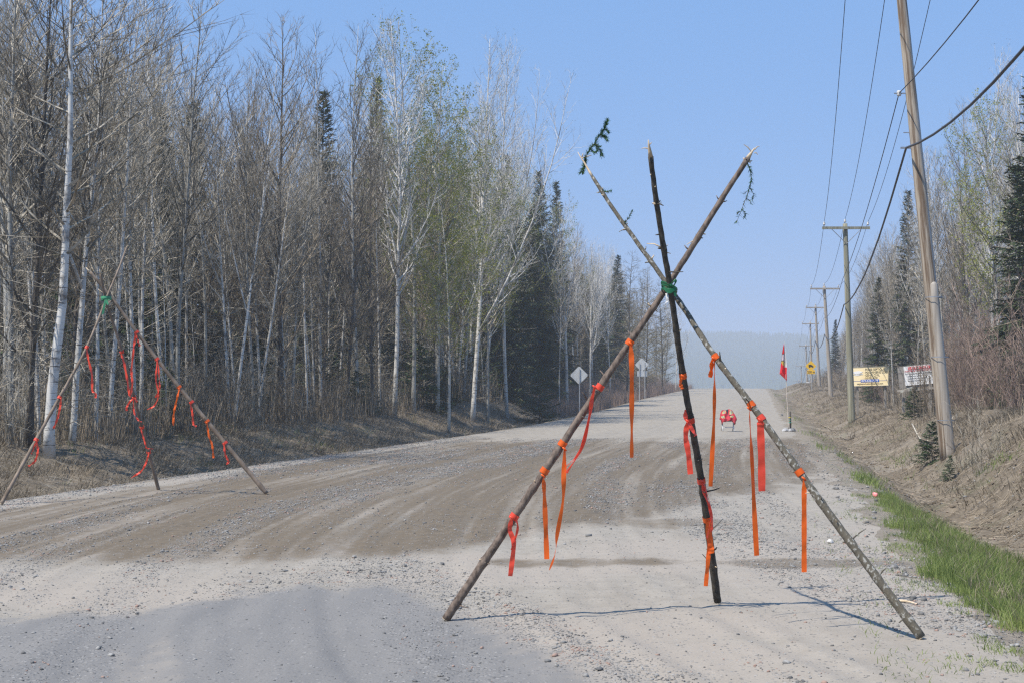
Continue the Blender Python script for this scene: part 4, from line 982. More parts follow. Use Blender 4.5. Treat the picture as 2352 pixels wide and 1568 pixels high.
# ------------------------------------------------------------ utility poles and wires
m, nt, bs = new_mat('weathered_pole_wood'); M['pole1'] = m; bs.inputs['Roughness'].default_value = .85
oc = objco(nt); st = noise(nt, objco(nt, (7, 7, .28)), 1.6, 5, .65); fi = noise(nt, objco(nt, (30, 30, .7)), 1.5, 4, .6)
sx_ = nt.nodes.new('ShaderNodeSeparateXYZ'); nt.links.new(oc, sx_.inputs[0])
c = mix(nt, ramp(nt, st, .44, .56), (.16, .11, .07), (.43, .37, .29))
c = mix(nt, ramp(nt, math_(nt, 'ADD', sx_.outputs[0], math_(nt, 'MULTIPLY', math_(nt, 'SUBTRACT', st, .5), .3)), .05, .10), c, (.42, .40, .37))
c = mix(nt, math_(nt, 'MULTIPLY', ramp(nt, fi, .48, .68), .45), c, (.12, .08, .05)); nt.links.new(c, bs.inputs['Base Color']); bump(nt, bs, fi, .5, .01)
M['pole2'] = simple('green_treated_pole_wood', (.17, .165, .115), (.32, .31, .23), .85, 1.4, (9, 9, .4), .4)
M['pole3'] = simple('grey_pole_wood', (.26, .225, .185), (.42, .38, .325), .85, 1.4, (9, 9, .4), .4)
M['ceramic'] = simple('glazed_insulator', (.55, .54, .52), rough=.3); M['steel'] = simple('galvanised_steel', (.32, .33, .34), rough=.5, metal=.5)
M['wire'] = simple('wire_black', (.06, .06, .065), rough=.6)
GP = 'utility poles along the right verge'
def upole(x, ybase, Y, xt, yt, r, mat, label, arm=0, top_ext=0, armdir=(1, .0)):
    g0 = P(x, ybase, Y); b = Vector((g0.x, Y, hz(g0.x, Y)-.25)); t = P(xt, yt, Y)
    o = empty('utility_pole', (b.x, b.y, b.z+.25), label, 'utility pole', GP)
    mb = MB(); n = 12
    pts = [b.lerp(t, i/n) for i in range(n+1)]; rad = [r*(1-.30*i/n)*(1+.012*math.sin(i*2.3)) for i in range(n+1)]
    # the shaft keeps its own axis so the grain runs along it
    sh = MB(); d = (t-b); L = d.length; sh.tube([Vector((0, 0, L*i/24)) for i in range(25)], [r*(1-.36*i/24)*(1+.02*math.sin(i*1.7)) for i in range(25)], 20)
    s = sh.build('pole', [mat], None, True); s.parent = o; s.location = b-o.location; zz = d.normalized(); xx = (Vector((1, 0, 0))-zz*zz.x).normalized(); s.rotation_euler = Matrix((xx, zz.cross(xx), zz)).transposed().to_euler()
    ends = {}
    if arm:
        ad = Vector((armdir[0], armdir[1], 0)).normalized(); c0 = t-(t-b).normalized()*.22+Vector((0, -r*.75-.05, 0))
        rot = ad.to_track_quat('X', 'Z').to_matrix(); mb = MB(); mb.box(c0, (arm, .095, .12), rot); mb.build('crossarm', [mat], o)
        mb = MB()
        for sg in (-1, 1): a_ = c0+ad*sg*arm*.32+Vector((0, -.06, -.04)); e = b.lerp(t, 1-.95/L)+Vector((0, -r*.8, 0)); mb.tube([a_, e], [.016, .016], 5)
        mb.build('arm_brace', [M['steel']], o)
        for k, q in (('l', c0-ad*arm*.46+Vector((0, 0, .06))), ('r', c0+ad*arm*.46+Vector((0, 0, .06))), ('c', t+Vector((0, 0, -.02)))):
            mb = MB(); mb.tube([q, q+Vector((0, 0, .10))], [.015, .015], 6); mb.tube([q+Vector((0, 0, z_)) for z_ in (.08, .10, .13, .15, .18, .20, .23)], [.03, .06, .06, .035, .05, .045, .012], 10)
            mb.build('insulator', [M['ceramic']], o, True); ends[k] = q+Vector((0, 0, .22))
    ends['axis'] = (b, t, r); ends['o'] = o
    return ends
E = {}
E[1] = upole(2178, 1030, 32, 2056, -150, .165, M['pole1'], 'leaning brown weathered wooden pole nearest the camera', 2.35, armdir=(1, -.05))
E[2] = upole(1957, 972, 65, 1941, 514, .165, M['pole2'], 'upright green-grey pole with crossarm, second from the camera', 2.2)
E[3] = upole(1909, 940, 105, 1893, 657, .16, M['pole3'], 'pale grey pole just left of the green-grey pole', 2.2)
E[4] = upole(1882, 905, 145, 1873, 702, .16, M['pole3'], 'grey pole fourth from the camera, behind the pale grey one', 2.1)
E[5] = upole(1865, 905, 180, 1861, 740, .15, M['pole3'], 'pole rising directly behind the yellow truck sign', 2.2)
E[6] = upole(1854, 900, 216, 1851, 791, .15, M['pole3'], 'hazy pole just left of the yellow truck sign', 2.2)
E[7] = upole(1843, 900, 280, 1840, 838, .15, M['pole3'], 'faint pole beyond the crest, its foot hidden', 2.3)
E[8] = upole(1838, 900, 340, 1835, 872, .15, M['pole3'], 'farthest crossarm just showing above the crest', 2.3)
def wire(pts, sag, rad, label, cat='wire', wob=0, group='power lines strung along the right verge'):
    out = []; rr = random.Random(len(label))
    for (a, b), sg in zip(zip(pts[:-1], pts[1:]), sag):
        n = 14
        for i in range(n):
            t = i/n; out.append(a.lerp(b, t)-Vector((0, 0, sg*4*t*(1-t)))+(rvec(rr)*wob if i else Vector((0, 0, 0))))
    out.append(pts[-1]); mb = MB(); mb.tube(out, [rad]*len(out), 5)
    return tag(mb.build('power_line' if cat == 'wire' else 'telephone_cable', [M['wire']], None, True), label, cat, group)
behind = Vector((-4.6, -36, 0))
for k, lb in (('l', 'leftmost high wire running from the crossarm tips'), ('c', 'middle high wire running over the pole tops'), ('r', 'rightmost high wire passing behind the leaning pole')):
    wire([E[1][k]+behind+Vector((0, 0, .3))]+[E[i][k] for i in range(1, 9)], [.4, .75, .7, .7, .6, .5, .7, .7], .010, lb)
def onpole(i, z, dx=-1, dy=0):
    b, t, r = E[i]['axis']; k = (z-b.z)/(t.z-b.z); return b.lerp(t, k)+Vector((dx*(r+.02), dy, 0))
zn = {1: P(2080, 215, 32).z, 2: P(1950, 640, 65).z}; zt = {1: P(2100, 340, 32).z, 2: P(1955, 700, 65).z}
for i in range(3, 9): 
    tz = E[i]['axis'][1].z; zn[i] = tz-2.4; zt[i] = tz-3.6
wn = [P(2215, -10, 23.4)+Vector((-2.6, -20, .3)), onpole(1, zn[1], -1.5)]+[onpole(i, zn[i]) for i in range(2, 9)]
wire(wn, [.55, .35, .5, .6, .5, .5, .7, .7], .012, 'lower single wire held by the white spool on the leaning pole')
tc = [P(2352, 168, 20)+Vector((-2.0, -15, 2.2)), onpole(1, zt[1], -1.3)]+[onpole(i, zt[i]) for i in range(2, 9)]
wire(tc, [1.15, .75, .9, .9, .8, .8, .8, .8], .027, 'thick black twisted cable sagging from the leaning pole', 'cable', .006, 'telephone cable')
mb = MB(); c0 = onpole(1, zn[1], -1.5)
mb.tube([c0+Vector((0, 0, -.06)), c0+Vector((0, 0, -.03)), c0, c0+Vector((0, 0, .03)), c0+Vector((0, 0, .06))], [.04, .055, .035, .055, .04], 10); mb.build('spool_insulator', [M['ceramic']], E[1]['o'], True)
mb = MB(); mb.box(c0+Vector((.06, 0, 0)), (.34, .03, .025)); c1 = onpole(1, zt[1], -1.3); mb.box(c1+Vector((.1, 0, 0)), (.45, .04, .04)); mb.box(onpole(1, zt[1]+.35, -1.0)+Vector((0, 0, 0)), (.16, .02, .02)); mb.build('bracket', [M['steel']], E[1]['o'])
bb, tt, r_ = E[1]['axis']
mb = MB(); ax_ = (tt-bb).normalized(); q0 = bb+Vector((.035, -.085, 0)); Ls = (P(2140, 655, 32).z-bb.z)/ax_.z
mb.tube([q0+ax_*(Ls*k/12) for k in range(13)]+[q0+ax_*(Ls+.05), q0+ax_*(Ls+.09)], [.125-.0022*k for k in range(13)]+[.07, .02], 16)
for v_ in mb.v: v_ -= E[1]['o'].location
so = mb.build('splice_post', [M['pole3']], None, True); so.parent = E[1]['o']; so.location = (0, 0, 0)
for zf in (.25, .6, .93):
    mb = MB(); mb.tube([bb.lerp(bb+ax_*Ls, zf)+Vector((.04, -.05, -.012)), bb.lerp(bb+ax_*Ls, zf)+Vector((.04, -.05, .012))], [.20, .20], 20, 0, False); mb.build('strap', [M['steel']], E[1]['o'])

# ------------------------------------------------------------ signs
M['alu'] = simple('sign_back_aluminium', (.50, .52, .53), (.60, .62, .63), .45, 4, metal=.25)
M['yellow'] = simple('sign_yellow', (.90, .52, .01), (.93, .56, .015), .5); M['black'] = simple('sign_black', (.02, .02, .02), rough=.5)
M['white'] = simple('sign_white', (.78, .78, .77), (.82, .82, .81), .5); M['post'] = simple('steel_post', (.42, .43, .43), rough=.5, metal=.3)
def diamond(c, half, th, n_, mb, mi=0, rot=0):
    """square plate on its corner, facing -n_"""
    rt = Vector((n_.y, -n_.x, 0)).normalized(); up = Z3; q = []
    for k in range(4):
        a = math.pi/2*k+rot
        for e in (-.10, .10):
            q.append(c+(rt*math.cos(a+e)+up*math.sin(a+e))*half)
    mb.prism(q, n_*th, mi)
def signpost(mb, foot, top, w_=.05):
    mb.box(((foot.x+top.x)/2, (foot.y+top.y)/2, (foot.z+top.z)/2), (w_, w_*.6, top.z-foot.z))
fwd = Vector((.18, 1, 0)).normalized()
# single diamond seen from behind
Y = 83; g0 = P(1332, 950, Y); base = Vector((g0.x, Y, hz(g0.x, Y)))
o = empty('road_sign', base, 'diamond road sign on one post, seen from its bare grey back', 'road sign', 'diamond signs on the left verge')
mb = MB(); c = P(1330, 861, Y); diamond(c, .50, .02, fwd, mb); mb.build('sign_plate', [M['alu']], o)
mb = MB(); t_ = P(1330, 849, Y-.06); mb.box(((base.x+t_.x)/2, Y-.06, (base.z+t_.z)/2), (.055, .04, t_.z-base.z+.2)); mb.build('post', [M['post']], o)
Y = 108; g0 = P(1474, 935, Y); base = Vector((g0.x, Y, hz(g0.x, Y)))
o = empty('road_sign', base, 'diamond road sign with a small plate below on two posts, seen from behind', 'road sign', 'diamond signs on the left verge')
mb = MB(); c = P(1474, 837, Y); diamond(c, .49, .02, fwd, mb); mb.build('sign_plate', [M['alu']], o)
mb = MB(); c = P(1475, 857.5, Y); mb.box(c, (.78, .02, .42)); mb.build('tab_plate', [M['alu']], o)
for px in (1468.5, 1481):
    t_ = P(px, 831, Y-.06); mb = MB(); zb = hz(t_.x, Y)-.2; mb.box((t_.x, Y-.06, (zb+t_.z)/2), (.055, .04, t_.z-zb)); mb.build('post', [M['post']], o)
def text_mesh(name, body, origin, right, up, size, mat, parent, th=.003, bold=.0, align='LEFT', sx=1.0):
    cu = bpy.data.curves.new(name, 'FONT'); cu.body = body; cu.size = size; cu.extrude = th; cu.align_x = align; cu.offset = bold
    tmp = bpy.data.objects.new(name, cu); col.objects.link(tmp); dg = bpy.context.evaluated_depsgraph_get(); dg.update()
    me = bpy.data.meshes.new_from_object(tmp.evaluated_get(dg)); bpy.data.objects.remove(tmp); me.name = name
    me.materials.clear(); me.materials.append(mat); o = bpy.data.objects.new(name, me); col.objects.link(o)
    n_ = right.cross(up); mw = Matrix((right*sx, up, n_)).transposed().to_4x4(); mw.translation = Vector(origin)-(parent.location if parent else Vector())
    o.matrix_local = mw; o.parent = parent; o.matrix_local = mw; return o
# truck warning sign
Y = 128; g0 = P(1866, 915, Y); base = Vector((g0.x, Y, hz(g0.x, Y)))
o = empty('road_sign', base, 'yellow diamond truck warning sign reading 230 m', 'road sign')
X1 = Vector((1, 0, 0)); c = P(1862.5, 840, Y)
mb = MB(); diamond(c, .455, .02, Vector((0, 1, 0)), mb); sp_ = mb.build('sign_plate', [M['yellow']], o)
mb = MB()
def pl(pts, s=.0125): return [c+Vector((a*s, -.004, b*s)) for a, b in pts]
mb.prism(pl([(-17, -6), (-17, 11), (2, 11), (2, -6)]), Vector((0, -.006, 0)))
mb.prism(pl([(2.6, -6), (2.6, 8), (8.5, 8), (12, 1.5), (18, .5), (18.5, -6)]), Vector((0, -.006, 0)))
for wx in (-10, 12): mb.prism(pl([(wx+4*math.cos(k*.524), -7+4*math.sin(k*.524)) for k in range(12)]), Vector((0, -.007, 0)))
e = mb.build('truck_symbol', [M['black']], sp_); e.location -= Vector(o.location)
c2 = P(1863, 853.5+0, Y); mb = MB(); mb.box(c2, (.72, .02, .36)); tb = mb.build('tab_plate', [M['yellow']], o)
text_mesh('distance_text', '230 m', c2+Vector((0, -.013, -.10)), X1, Z3, .30, M['black'], o, bold=.004, align='CENTER', sx=.9)
mb = MB(); t_ = P(1863, 835, Y+.05); mb.box(((base.x+t_.x)/2, Y+.05, (base.z+t_.z)/2-.1), (.06, .05, t_.z-base.z+.2)); mb.build('post', [M['post']], o)
# small white-and-green board near the crest
Y = 190; g0 = P(1857, 893, Y); base = Vector((g0.x, Y, hz(g0.x, Y)))
o = empty('notice_board', base, 'small white board with a green band near the crest', 'notice board')
c = P(1857, 882.5, Y); mb = MB(); mb.box(c, (.62, .03, .78)); bd = mb.build('board', [M['white']], o)
mb = MB(); mb.box(c+Vector((0, -.02, .10)), (.54, .006, .20)); mb.build('green_band', [simple('sign_teal', (.12, .30, .28))], o)
mb = MB(); mb.box(c+Vector((0, -.02, -.20)), (.62, .006, .05)); mb.build('dividing_line', [M['black']], o)
mb = MB()
for sx_ in (-.26, .26): mb.box((c.x+sx_, Y+.04, (base.z+c.z)/2), (.05, .05, abs(c.z-base.z)+.7))
mb.build('post', [M['post']], o)
# yellow billboard
def board_frame(cx, cy, Y, x0, x1, y0, y1, tiltpx=0):
    """corner points from the photograph: top-left, top-right, bottom-right, bottom-left"""
    return [P(x0, y0[0], Y), P(x1, y0[1], Y), P(x1, y1[1], Y), P(x0, y1[0], Y)]
cream = simple('billboard_cream', (.86, .68, .36), (.90, .78, .52), .5, .9)
Y = 68; fr_ = [P(1958, 842.5, Y), P(2041, 840, Y-.9), P(2041, 884, Y-.9), P(1958, 886.5, Y)]
right = (fr_[1]-fr_[0]).normalized(); nrm = right.cross(Z3).normalized(); up = Z3.copy(); up = (up-right*up.dot(right)).normalized(); W = (fr_[1]-fr_[0]).length; Hh = (fr_[0]-fr_[3]).length
base = Vector(((fr_[2].x+fr_[3].x)/2, Y, hz(fr_[2].x, Y)))
ob = empty('billboard', base, 'yellow billboard listing FOSSE SEPTIQUE behind the green-grey pole', 'billboard')
mb = MB(); mb.prism([p for p in fr_], nrm*-.04); mb.build('board', [cream], ob)
def bp(u, v, e=.006): return fr_[3]+right*(u*W)+up*(v*Hh)+nrm*e
mb = MB(); t_ = .022
for (a0, b0, a1, b1) in ((0, 0, 1, .02), (0, .98, 1, 1), (0, .02, .012, .98), (.988, .02, 1, .98)):
    mb.prism([bp(a0, b0, .002), bp(a1, b0, .002), bp(a1, b1, .002), bp(a0, b1, .002)], nrm*.012)
mb.build('frame', [simple('board_frame', (.35, .33, .27))], ob)
ink = simple('sign_ink_olive', (.13, .115, .05), rough=.6); blue = simple('sign_blue', (.02, .09, .42))
for i, tx in enumerate(('· FOSSE SEPTIQUE', '· MACHINERIE LOURDE', '· GÉNIE CIVIL', '· NIVELAGE')):
    text_mesh('lettering', tx, bp(.325, .80-.148*i), right, up, Hh*.165, ink, ob, bold=0, sx=.86)
mb = MB(); mb.prism([bp(.235, .205), bp(.745, .205), bp(.745, .345), bp(.235, .345)], nrm*.004); mb.build('number_band', [blue], ob)
mb = MB(); mb.prism([bp(.02, .263, .004), bp(.235, .263, .004), bp(.235, .275, .004), bp(.02, .275, .004)], nrm*.004); mb.prism([bp(.745, .263, .004), bp(.97, .263, .004), bp(.97, .275, .004), bp(.745, .275, .004)], nrm*.004); mb.build('rule_line', [blue], ob)
text_mesh('lettering', '819-523-7179', bp(.49, .225, .013), right, up, Hh*.155, M['white'], ob, bold=.003*Hh, align='CENTER', sx=1.0)
text_mesh('lettering', 'stephane.hudon@betorit.com', bp(.49, .08), right, up, Hh*.135, ink, ob, align='CENTER', sx=.84)
mb = MB()   # white double swoosh emblem
for k, (v0, v1, dy) in enumerate(((.60, .66, 0), (.66, .80, .02))):
    pts = []
    for i in range(13): u = i/12; pts.append(bp(.03+.27*u, v0+.10*(u-.25)**2+dy-.05*math.sin(3.14*u)))
    for i in range(12, -1, -1): u = i/12; pts.append(bp(.03+.27*u, v1-(.02)*u+.06*(u-.3)**2-.07*(1-math.sin(3.14*max(.02, u)))))
    mb.prism(pts, nrm*.004)
mb.build('emblem', [M['white']], ob)
lg = simple('weathered_timber', (.20, .18, .155), (.36, .33, .29), .85, 2, (6, 6, .6), .4)
for u in (.13, .90):
    q = bp(u, 0); zb = hz(q.x, q.y+.1)-.2; mb = MB(); mb.box((q.x+.05, q.y+.14, (zb+q.z+Hh*.8)/2), (.085, .085, q.z+Hh*.8-zb)); mb.build('leg', [lg], ob)
# tilted white ATTENTION board on old plywood
Y = 58; fr_ = [P(2075, 841.5, Y), P(2152, 834.5, Y-.7), P(2155, 877, Y-.7), P(2080, 885, Y)]
right = (fr_[1]-fr_[0]).normalized(); nrm = right.cross(Z3).normalized(); up = nrm.cross(right).normalized(); W = (fr_[1]-fr_[0]).length; Hh = (fr_[0]-fr_[3]).length
up = (fr_[0]-fr_[3]).normalized(); nrm = right.cross(up).normalized(); fr_[2] = fr_[3]+(fr_[1]-fr_[0])
base = Vector(((fr_[2].x+fr_[3].x)/2, Y, hz(fr_[2].x, Y)))
ob = empty('billboard', base, 'tilted white billboard reading ATTENTION on grey plywood', 'billboard')
mb = MB(); mb.prism(fr_, nrm*-.012); mb.build('panel', [M['white']], ob)
mb = MB(); mb.prism([P(2061, 842, Y+.17), P(2153, 832, Y-.65), P(2157, 883, Y-.65), P(2067, 892, Y+.17)], Vector((0, .025, 0))); mb.build('plywood_backing', [simple('grey_plywood', (.17, .155, .14), (.31, .29, .265), .9, 3, (1, 1, 5), .3)], ob)
mb = MB(); mb.box(P(2108, 893, Y-.38), (1.65, .05, .09), Matrix.Rotation(-.46, 3, 'Z') @ Matrix.Rotation(-.09, 3, 'Y')); mb.build('rail', [lg], ob)
mb = MB(); mb.box(P(2082, 894.5, Y-.12), (.52, .05, .10), Matrix.Rotation(-.30, 3, 'Y')); mb.build('loose_board', [simple('pale_board', (.55, .53, .45))], ob)
for px in (2075, 2136):
    q = P(px, 890, Y+.12-.6*(px > 2100)); zb = hz(q.x, q.y)-.2; mb = MB(); mb.box((q.x, q.y, (zb+q.z+.5)/2), (.10, .10, q.z+.5-zb)); mb.build('leg', [lg], ob)
red = simple('sign_red', (.62, .02, .035)); grey = simple('sign_ink_grey', (.16, .18, .22))
mb = MB(); mb.prism([bp(.13, .81), bp(.84, .81), bp(.84, .965), bp(.13, .965)], nrm*.004); mb.build('warning_band', [red], ob)
mb = MB(); mb.prism([bp(.155, .81, .011), bp(.17, .81, .011), bp(.17, .965, .011), bp(.155, .965, .011)], nrm*.003); mb.prism([bp(.81, .81, .011), bp(.82, .81, .011), bp(.82, .965, .011), bp(.81, .965, .011)], nrm*.003); mb.build('band_line', [M['white']], ob)
text_mesh('lettering', 'ATTENTION !', bp(.21, .835, .013), right, up, Hh*.165, M['white'], ob, bold=.003*Hh, sx=1.02)
text_mesh('lettering', 'CHANTIER DE CONSTRUCTION ROUTIER', bp(.02, .70), right, up, Hh*.11, red, ob, bold=0, sx=.80)
for i, tx in enumerate(('Pour votre sécurité et celle des travailleurs', '-adaptez votre conduite', '-respectez les limites de vitesse', '-annoncez-vous par radio')):
    text_mesh('lettering', tx, bp(.03+.05*(i > 0), .57-.12*i), right, up, Hh*.098, grey, ob, bold=0, sx=.80)

# ------------------------------------------------------------ flag, chair, vest
Y = 56; fb = P(1812, 991, Y); fb.z = hz(fb.x, Y); ft = P(1801, 785, Y)
of = empty('flag_pole', fb, 'thin peeled stick holding up the red flag at the right road edge', 'flagpole')
mb = MB(); d = ft-fb; rr_ = random.Random(3)
mb.tube([fb+d*(i/14)+Vector((rr_.uniform(-.008, .008), 0, 0)) for i in range(15)], [.020-.010*i/14 for i in range(15)], 8); mb.build('stick', [simple('birch_stick', (.42, .33, .25), (.66, .60, .52), .7, 6, (1, 1, 2))], of, True)
ost = empty('stake', fb+Vector((.06, 0, 0)), 'short dark stake strapped beside the flag stick', 'stake')
a_ = P(1816, 990, Y); b_ = P(1815, 944, Y); a_.z = hz(a_.x, Y)-.05
mb = MB(); mb.tube([a_, a_.lerp(b_, .5), b_], [.036, .034, .033], 8); mb.build('post', [M['bark_dark']], ost, True)
for k, (f_, cc) in enumerate(((.72, (.6, .5, .02)), (.60, (.03, .35, .25)), (.48, (.03, .35, .25)))):
    q = a_.lerp(b_, f_); mb = MB(); mb.tube([q+Vector((-.02, 0, -.012)), q+Vector((-.02, 0, .012))], [.058, .058], 12, 0, False); mb.build('strap', [simple('strap_colour', cc)], ost)
# cloth: grid between its hanging left edge and the stick
cl = [(1801, 785), (1797, 806), (1794.5, 826), (1792.5, 845), (1790.5, 858), (1795, 862), (1800, 867), (1806.5, 873)]
cr_ = [(1801.8, 785), (1803.5, 800), (1805, 818), (1806.5, 832), (1807.5, 845), (1807, 853), (1807.2, 862), (1807.6, 873)]
def at_c(tab, t): f = t*(len(tab)-1); i = min(int(f), len(tab)-2); u = f-i; return (tab[i][0]*(1-u)+tab[i+1][0]*u, tab[i][1]*(1-u)+tab[i+1][1]*u)
nv, nu = 60, 24; vs = []; fs = []; mi = []
for j in range(nv+1):
    t = j/nv; a_, b_ = at_c(cl, t), at_c(cr_, t)
    for i in range(nu+1):
        u = i/nu; p = P(a_[0]*(1-u)+b_[0]*u, a_[1]*(1-u)+b_[1]*u, Y-.03+.055*math.sin(u*9+t*3)*min(1, t*4)*(1-.4*u)); vs.append(p)
for j in range(nv):
    for i in range(nu):
        k = j*(nu+1)+i; fs.append((k, k+1, k+nu+2, k+nu+1)); t = (j+.5)/nv; u = (i+.5)/nu
        px = at_c(cl, t)[0]*(1-u)+at_c(cr_, t)[0]*u; py = at_c(cl, t)[1]*(1-u)+at_c(cr_, t)[1]*u
        c_ = 0
        if px > 1800.6+(py-785)*.03 and py < 843: c_ = 1
        elif 812 < py < 828 and px > 1794.5: c_ = 2
        elif 828 <= py < 843 and (px-1808)**2/190+(py-828)**2/190 < 1: c_ = 3
        if c_ in (2, 3) and (abs(py-828) < .8 or abs(py-812.5) < .8): c_ = 4
        mi.append(c_)
cloth = mesh_obj('flag', vs, fs, [tape('flag_red', (.90, .03, .04)), tape('flag_white', (.88, .86, .86)), tape('flag_pale_pink', (.74, .62, .66)), tape('flag_gold', (.72, .50, .10)), M['black']], None, True, mi)
tag(cloth, 'red flag with white stripe and gold half disc, drooping from its stick', 'flag')
def rock(c, s, name, label, grp=None, mat='stones', seed=0, cat='stone'):
    rr = random.Random(seed); me = bpy.data.meshes.new(name); import bmesh
    bm = bmesh.new(); bmesh.ops.create_icosphere(bm, subdivisions=2, radius=1)
    ph = [rvec(rr) for _ in range(7)]
    for v_ in bm.verts:
        k = 1.0
        for q in ph: k = min(k, (.62+.2*rr.random()*.2)/max(.05, v_.co.normalized().dot(q)))
        v_.co = Vector((v_.co.x*s[0], v_.co.y*s[1], v_.co.z*s[2]))*k
    bm.to_mesh(me); bm.free(); me.materials.append(M[mat]); o = bpy.data.objects.new(name, me); col.objects.link(o)
    o.location = (c[0], c[1], c[2]+s[2]*.35); o.rotation_euler.z = rr.uniform(0, 6)
    return tag(o, label, cat, grp)
M['rock'] = simple('grey_rock', (.26, .26, .265), (.44, .44, .44), .9, 5, bmp=.5); M['rock_pale'] = simple('pale_rock', (.50, .48, .45), (.64, .62, .58), .9, 9, bmp=.5); M['rock_dark'] = simple('dark_rock', (.12, .12, .12), (.22, .22, .22), .9, 9)
for i, (dx, dy, s, lb, mt) in enumerate(((-.17, -.12, (.22, .16, .10), 'flat pale grey stone left of the flag stick', 'rock'), (.02, -.22, (.13, .10, .10), 'stone in front of the flag stick', 'rock'), (.13, -.14, (.14, .12, .11), 'dark stone at the right of the flag stick', 'rock_dark'), (-.10, .08, (.10, .09, .13), 'dark upright stone behind the flag stick', 'rock_dark'))):
    q = fb+Vector((dx, dy, 0)); rock((q.x, q.y, hz(q.x, q.y)), s, 'stone', lb, 'stones round the foot of the flag stick', mt, 40+i)
q = ground_at(1908, 1246); rock(q, (.042, .038, .03), 'stone', 'pale fist-sized stone lying right of the lowest tape', None, 'rock_pale', 51)
q = ground_at(1796, 954); rock(q, (.13, .1, .09), 'stone', 'lone dark stone on the road left of the flag stake', None, 'rock_dark', 52)
# folding chair
Y = 56; cb = P(1672, 989, Y); cb.z = hz(cb.x, Y); zc = cb.z
oc_ = empty('folding_chair', cb, 'folding chair with white legs standing in the road', 'chair')
wh = simple('white_tube', (.74, .74, .74), rough=.35)
for sx_ in (-1, 1):
    for sy_, ty in ((-.17, .10), (.19, -.12)):
        mb = MB(); mb.tube([cb+Vector((sx_*.225, sy_, .01)), cb+Vector((sx_*.215, ty*.5, .40))], [.02, .02], 8); mb.build('leg', [wh], oc_, True)
mb = MB(); mb.tube([cb+Vector((-.22, -.09, .16)), cb+Vector((.22, -.09, .16))], [.014]*2, 8); mb.tube([cb+Vector((-.22, .1, .16)), cb+Vector((.22, .1, .16))], [.014]*2, 8); mb.build('stretcher', [wh], oc_, True)
mb = MB(); mb.box(cb+Vector((0, 0, .42)), (.46, .40, .035)); mb.build('seat', [simple('chair_red_fabric', (.22, .015, .02))], oc_)
mb = MB(); mb.tube([cb+Vector((-.235, -.19, .405)), cb+Vector((.235, -.19, .405))], [.015]*2, 8); mb.tube([cb+Vector((-.22, -.19, .38)), cb+Vector((-.22, .2, .42)), cb+Vector((-.21, .25, .76)), cb+Vector((0, .26, .80)), cb+Vector((.21, .25, .76)), cb+Vector((.22, .2, .42)), cb+Vector((.22, -.19, .38))], [.014]*7, 8); mb.build('frame', [M['black']], oc_, True)
mb = MB(); mb.box(cb+Vector((0, .235, .62)), (.42, .025, .26), Matrix.Rotation(-.12, 3, 'X')); mb.build('backrest', [M['black']], oc_)
# safety vest laid over back and seat
nu, nv = 34, 30; vs = []; fs = []; mi = []; rr_ = random.Random(8)
for j in range(nv+1):
    v_ = j/nv
    for i in range(nu+1):
        u = i/nu*2-1
        wd = .245+.065*math.sin(v_*2.6)+.02*math.sin(v_*11)+(.02*math.sin(9*v_+u*3))
        x = u*wd; y = .215-.44*v_+.035*math.sin(u*7+v_*4); z = .845-.36*v_-.045*u*u-.30*max(0, abs(u)-.86)*2+.025*math.sin(u*5+v_*7)
        if v_ > .86: z -= (v_-.86)*.55; y = min(y, -.19-.02*math.sin(u*8))
        vs.append(cb+Vector((x, y, z)))
for j in range(nv):
    for i in range(nu):
        u = (i+.5)/nu*2-1; v_ = (j+.5)/nv; k = j*(nu+1)+i; fs.append((k, k+1, k+nu+2, k+nu+1)); c_ = 0
        if abs(u+.02) < .22-.35*v_ and v_ < .5: c_ = 3
        for s0 in (-.46, .50):
            du = abs(u-s0+.15*(v_-.3))
            if .05 < v_ < .45 and du < .19: c_ = 1 if du > .09 else 2
        for s0 in (-.72, .42):
            du = abs(u-s0)
            if .66 < v_ < .86 and du < .17: c_ = 1 if du > .08 else 2
        if .5 < v_ < .62 and .12 < u < .42: c_ = 3
        mi.append(c_)
    # side skirts
vest = mesh_obj('safety_vest', vs, fs, [simple('vest_red', (.36, .008, .02), (.46, .015, .03), .7), simple('vest_yellow', (.42, .43, .14)), simple('vest_silver', (.22, .22, .20)), M['black']], None, True, mi)
sm = vest.modifiers.new('thickness', 'SOLIDIFY'); sm.thickness = .012
tag(vest, 'red safety vest with yellow and silver stripes draped over the folding chair', 'vest')
mb = MB()
for sx_ in (-1, 1):
    pts = [cb+Vector((sx_*.20, .2, .70)), cb+Vector((sx_*.285, .1, .68)), cb+Vector((sx_*.295, -.12, .50)), cb+Vector((sx_*.27, -.16, .30)), cb+Vector((sx_*.235, .0, .25)), cb+Vector((sx_*.22, .18, .32))]
    mb.prism(pts, Vector((sx_*.012, 0, 0)))
e = mb.build('side_flap', [simple('vest_red_side', (.42, .012, .03))]); e.parent = vest
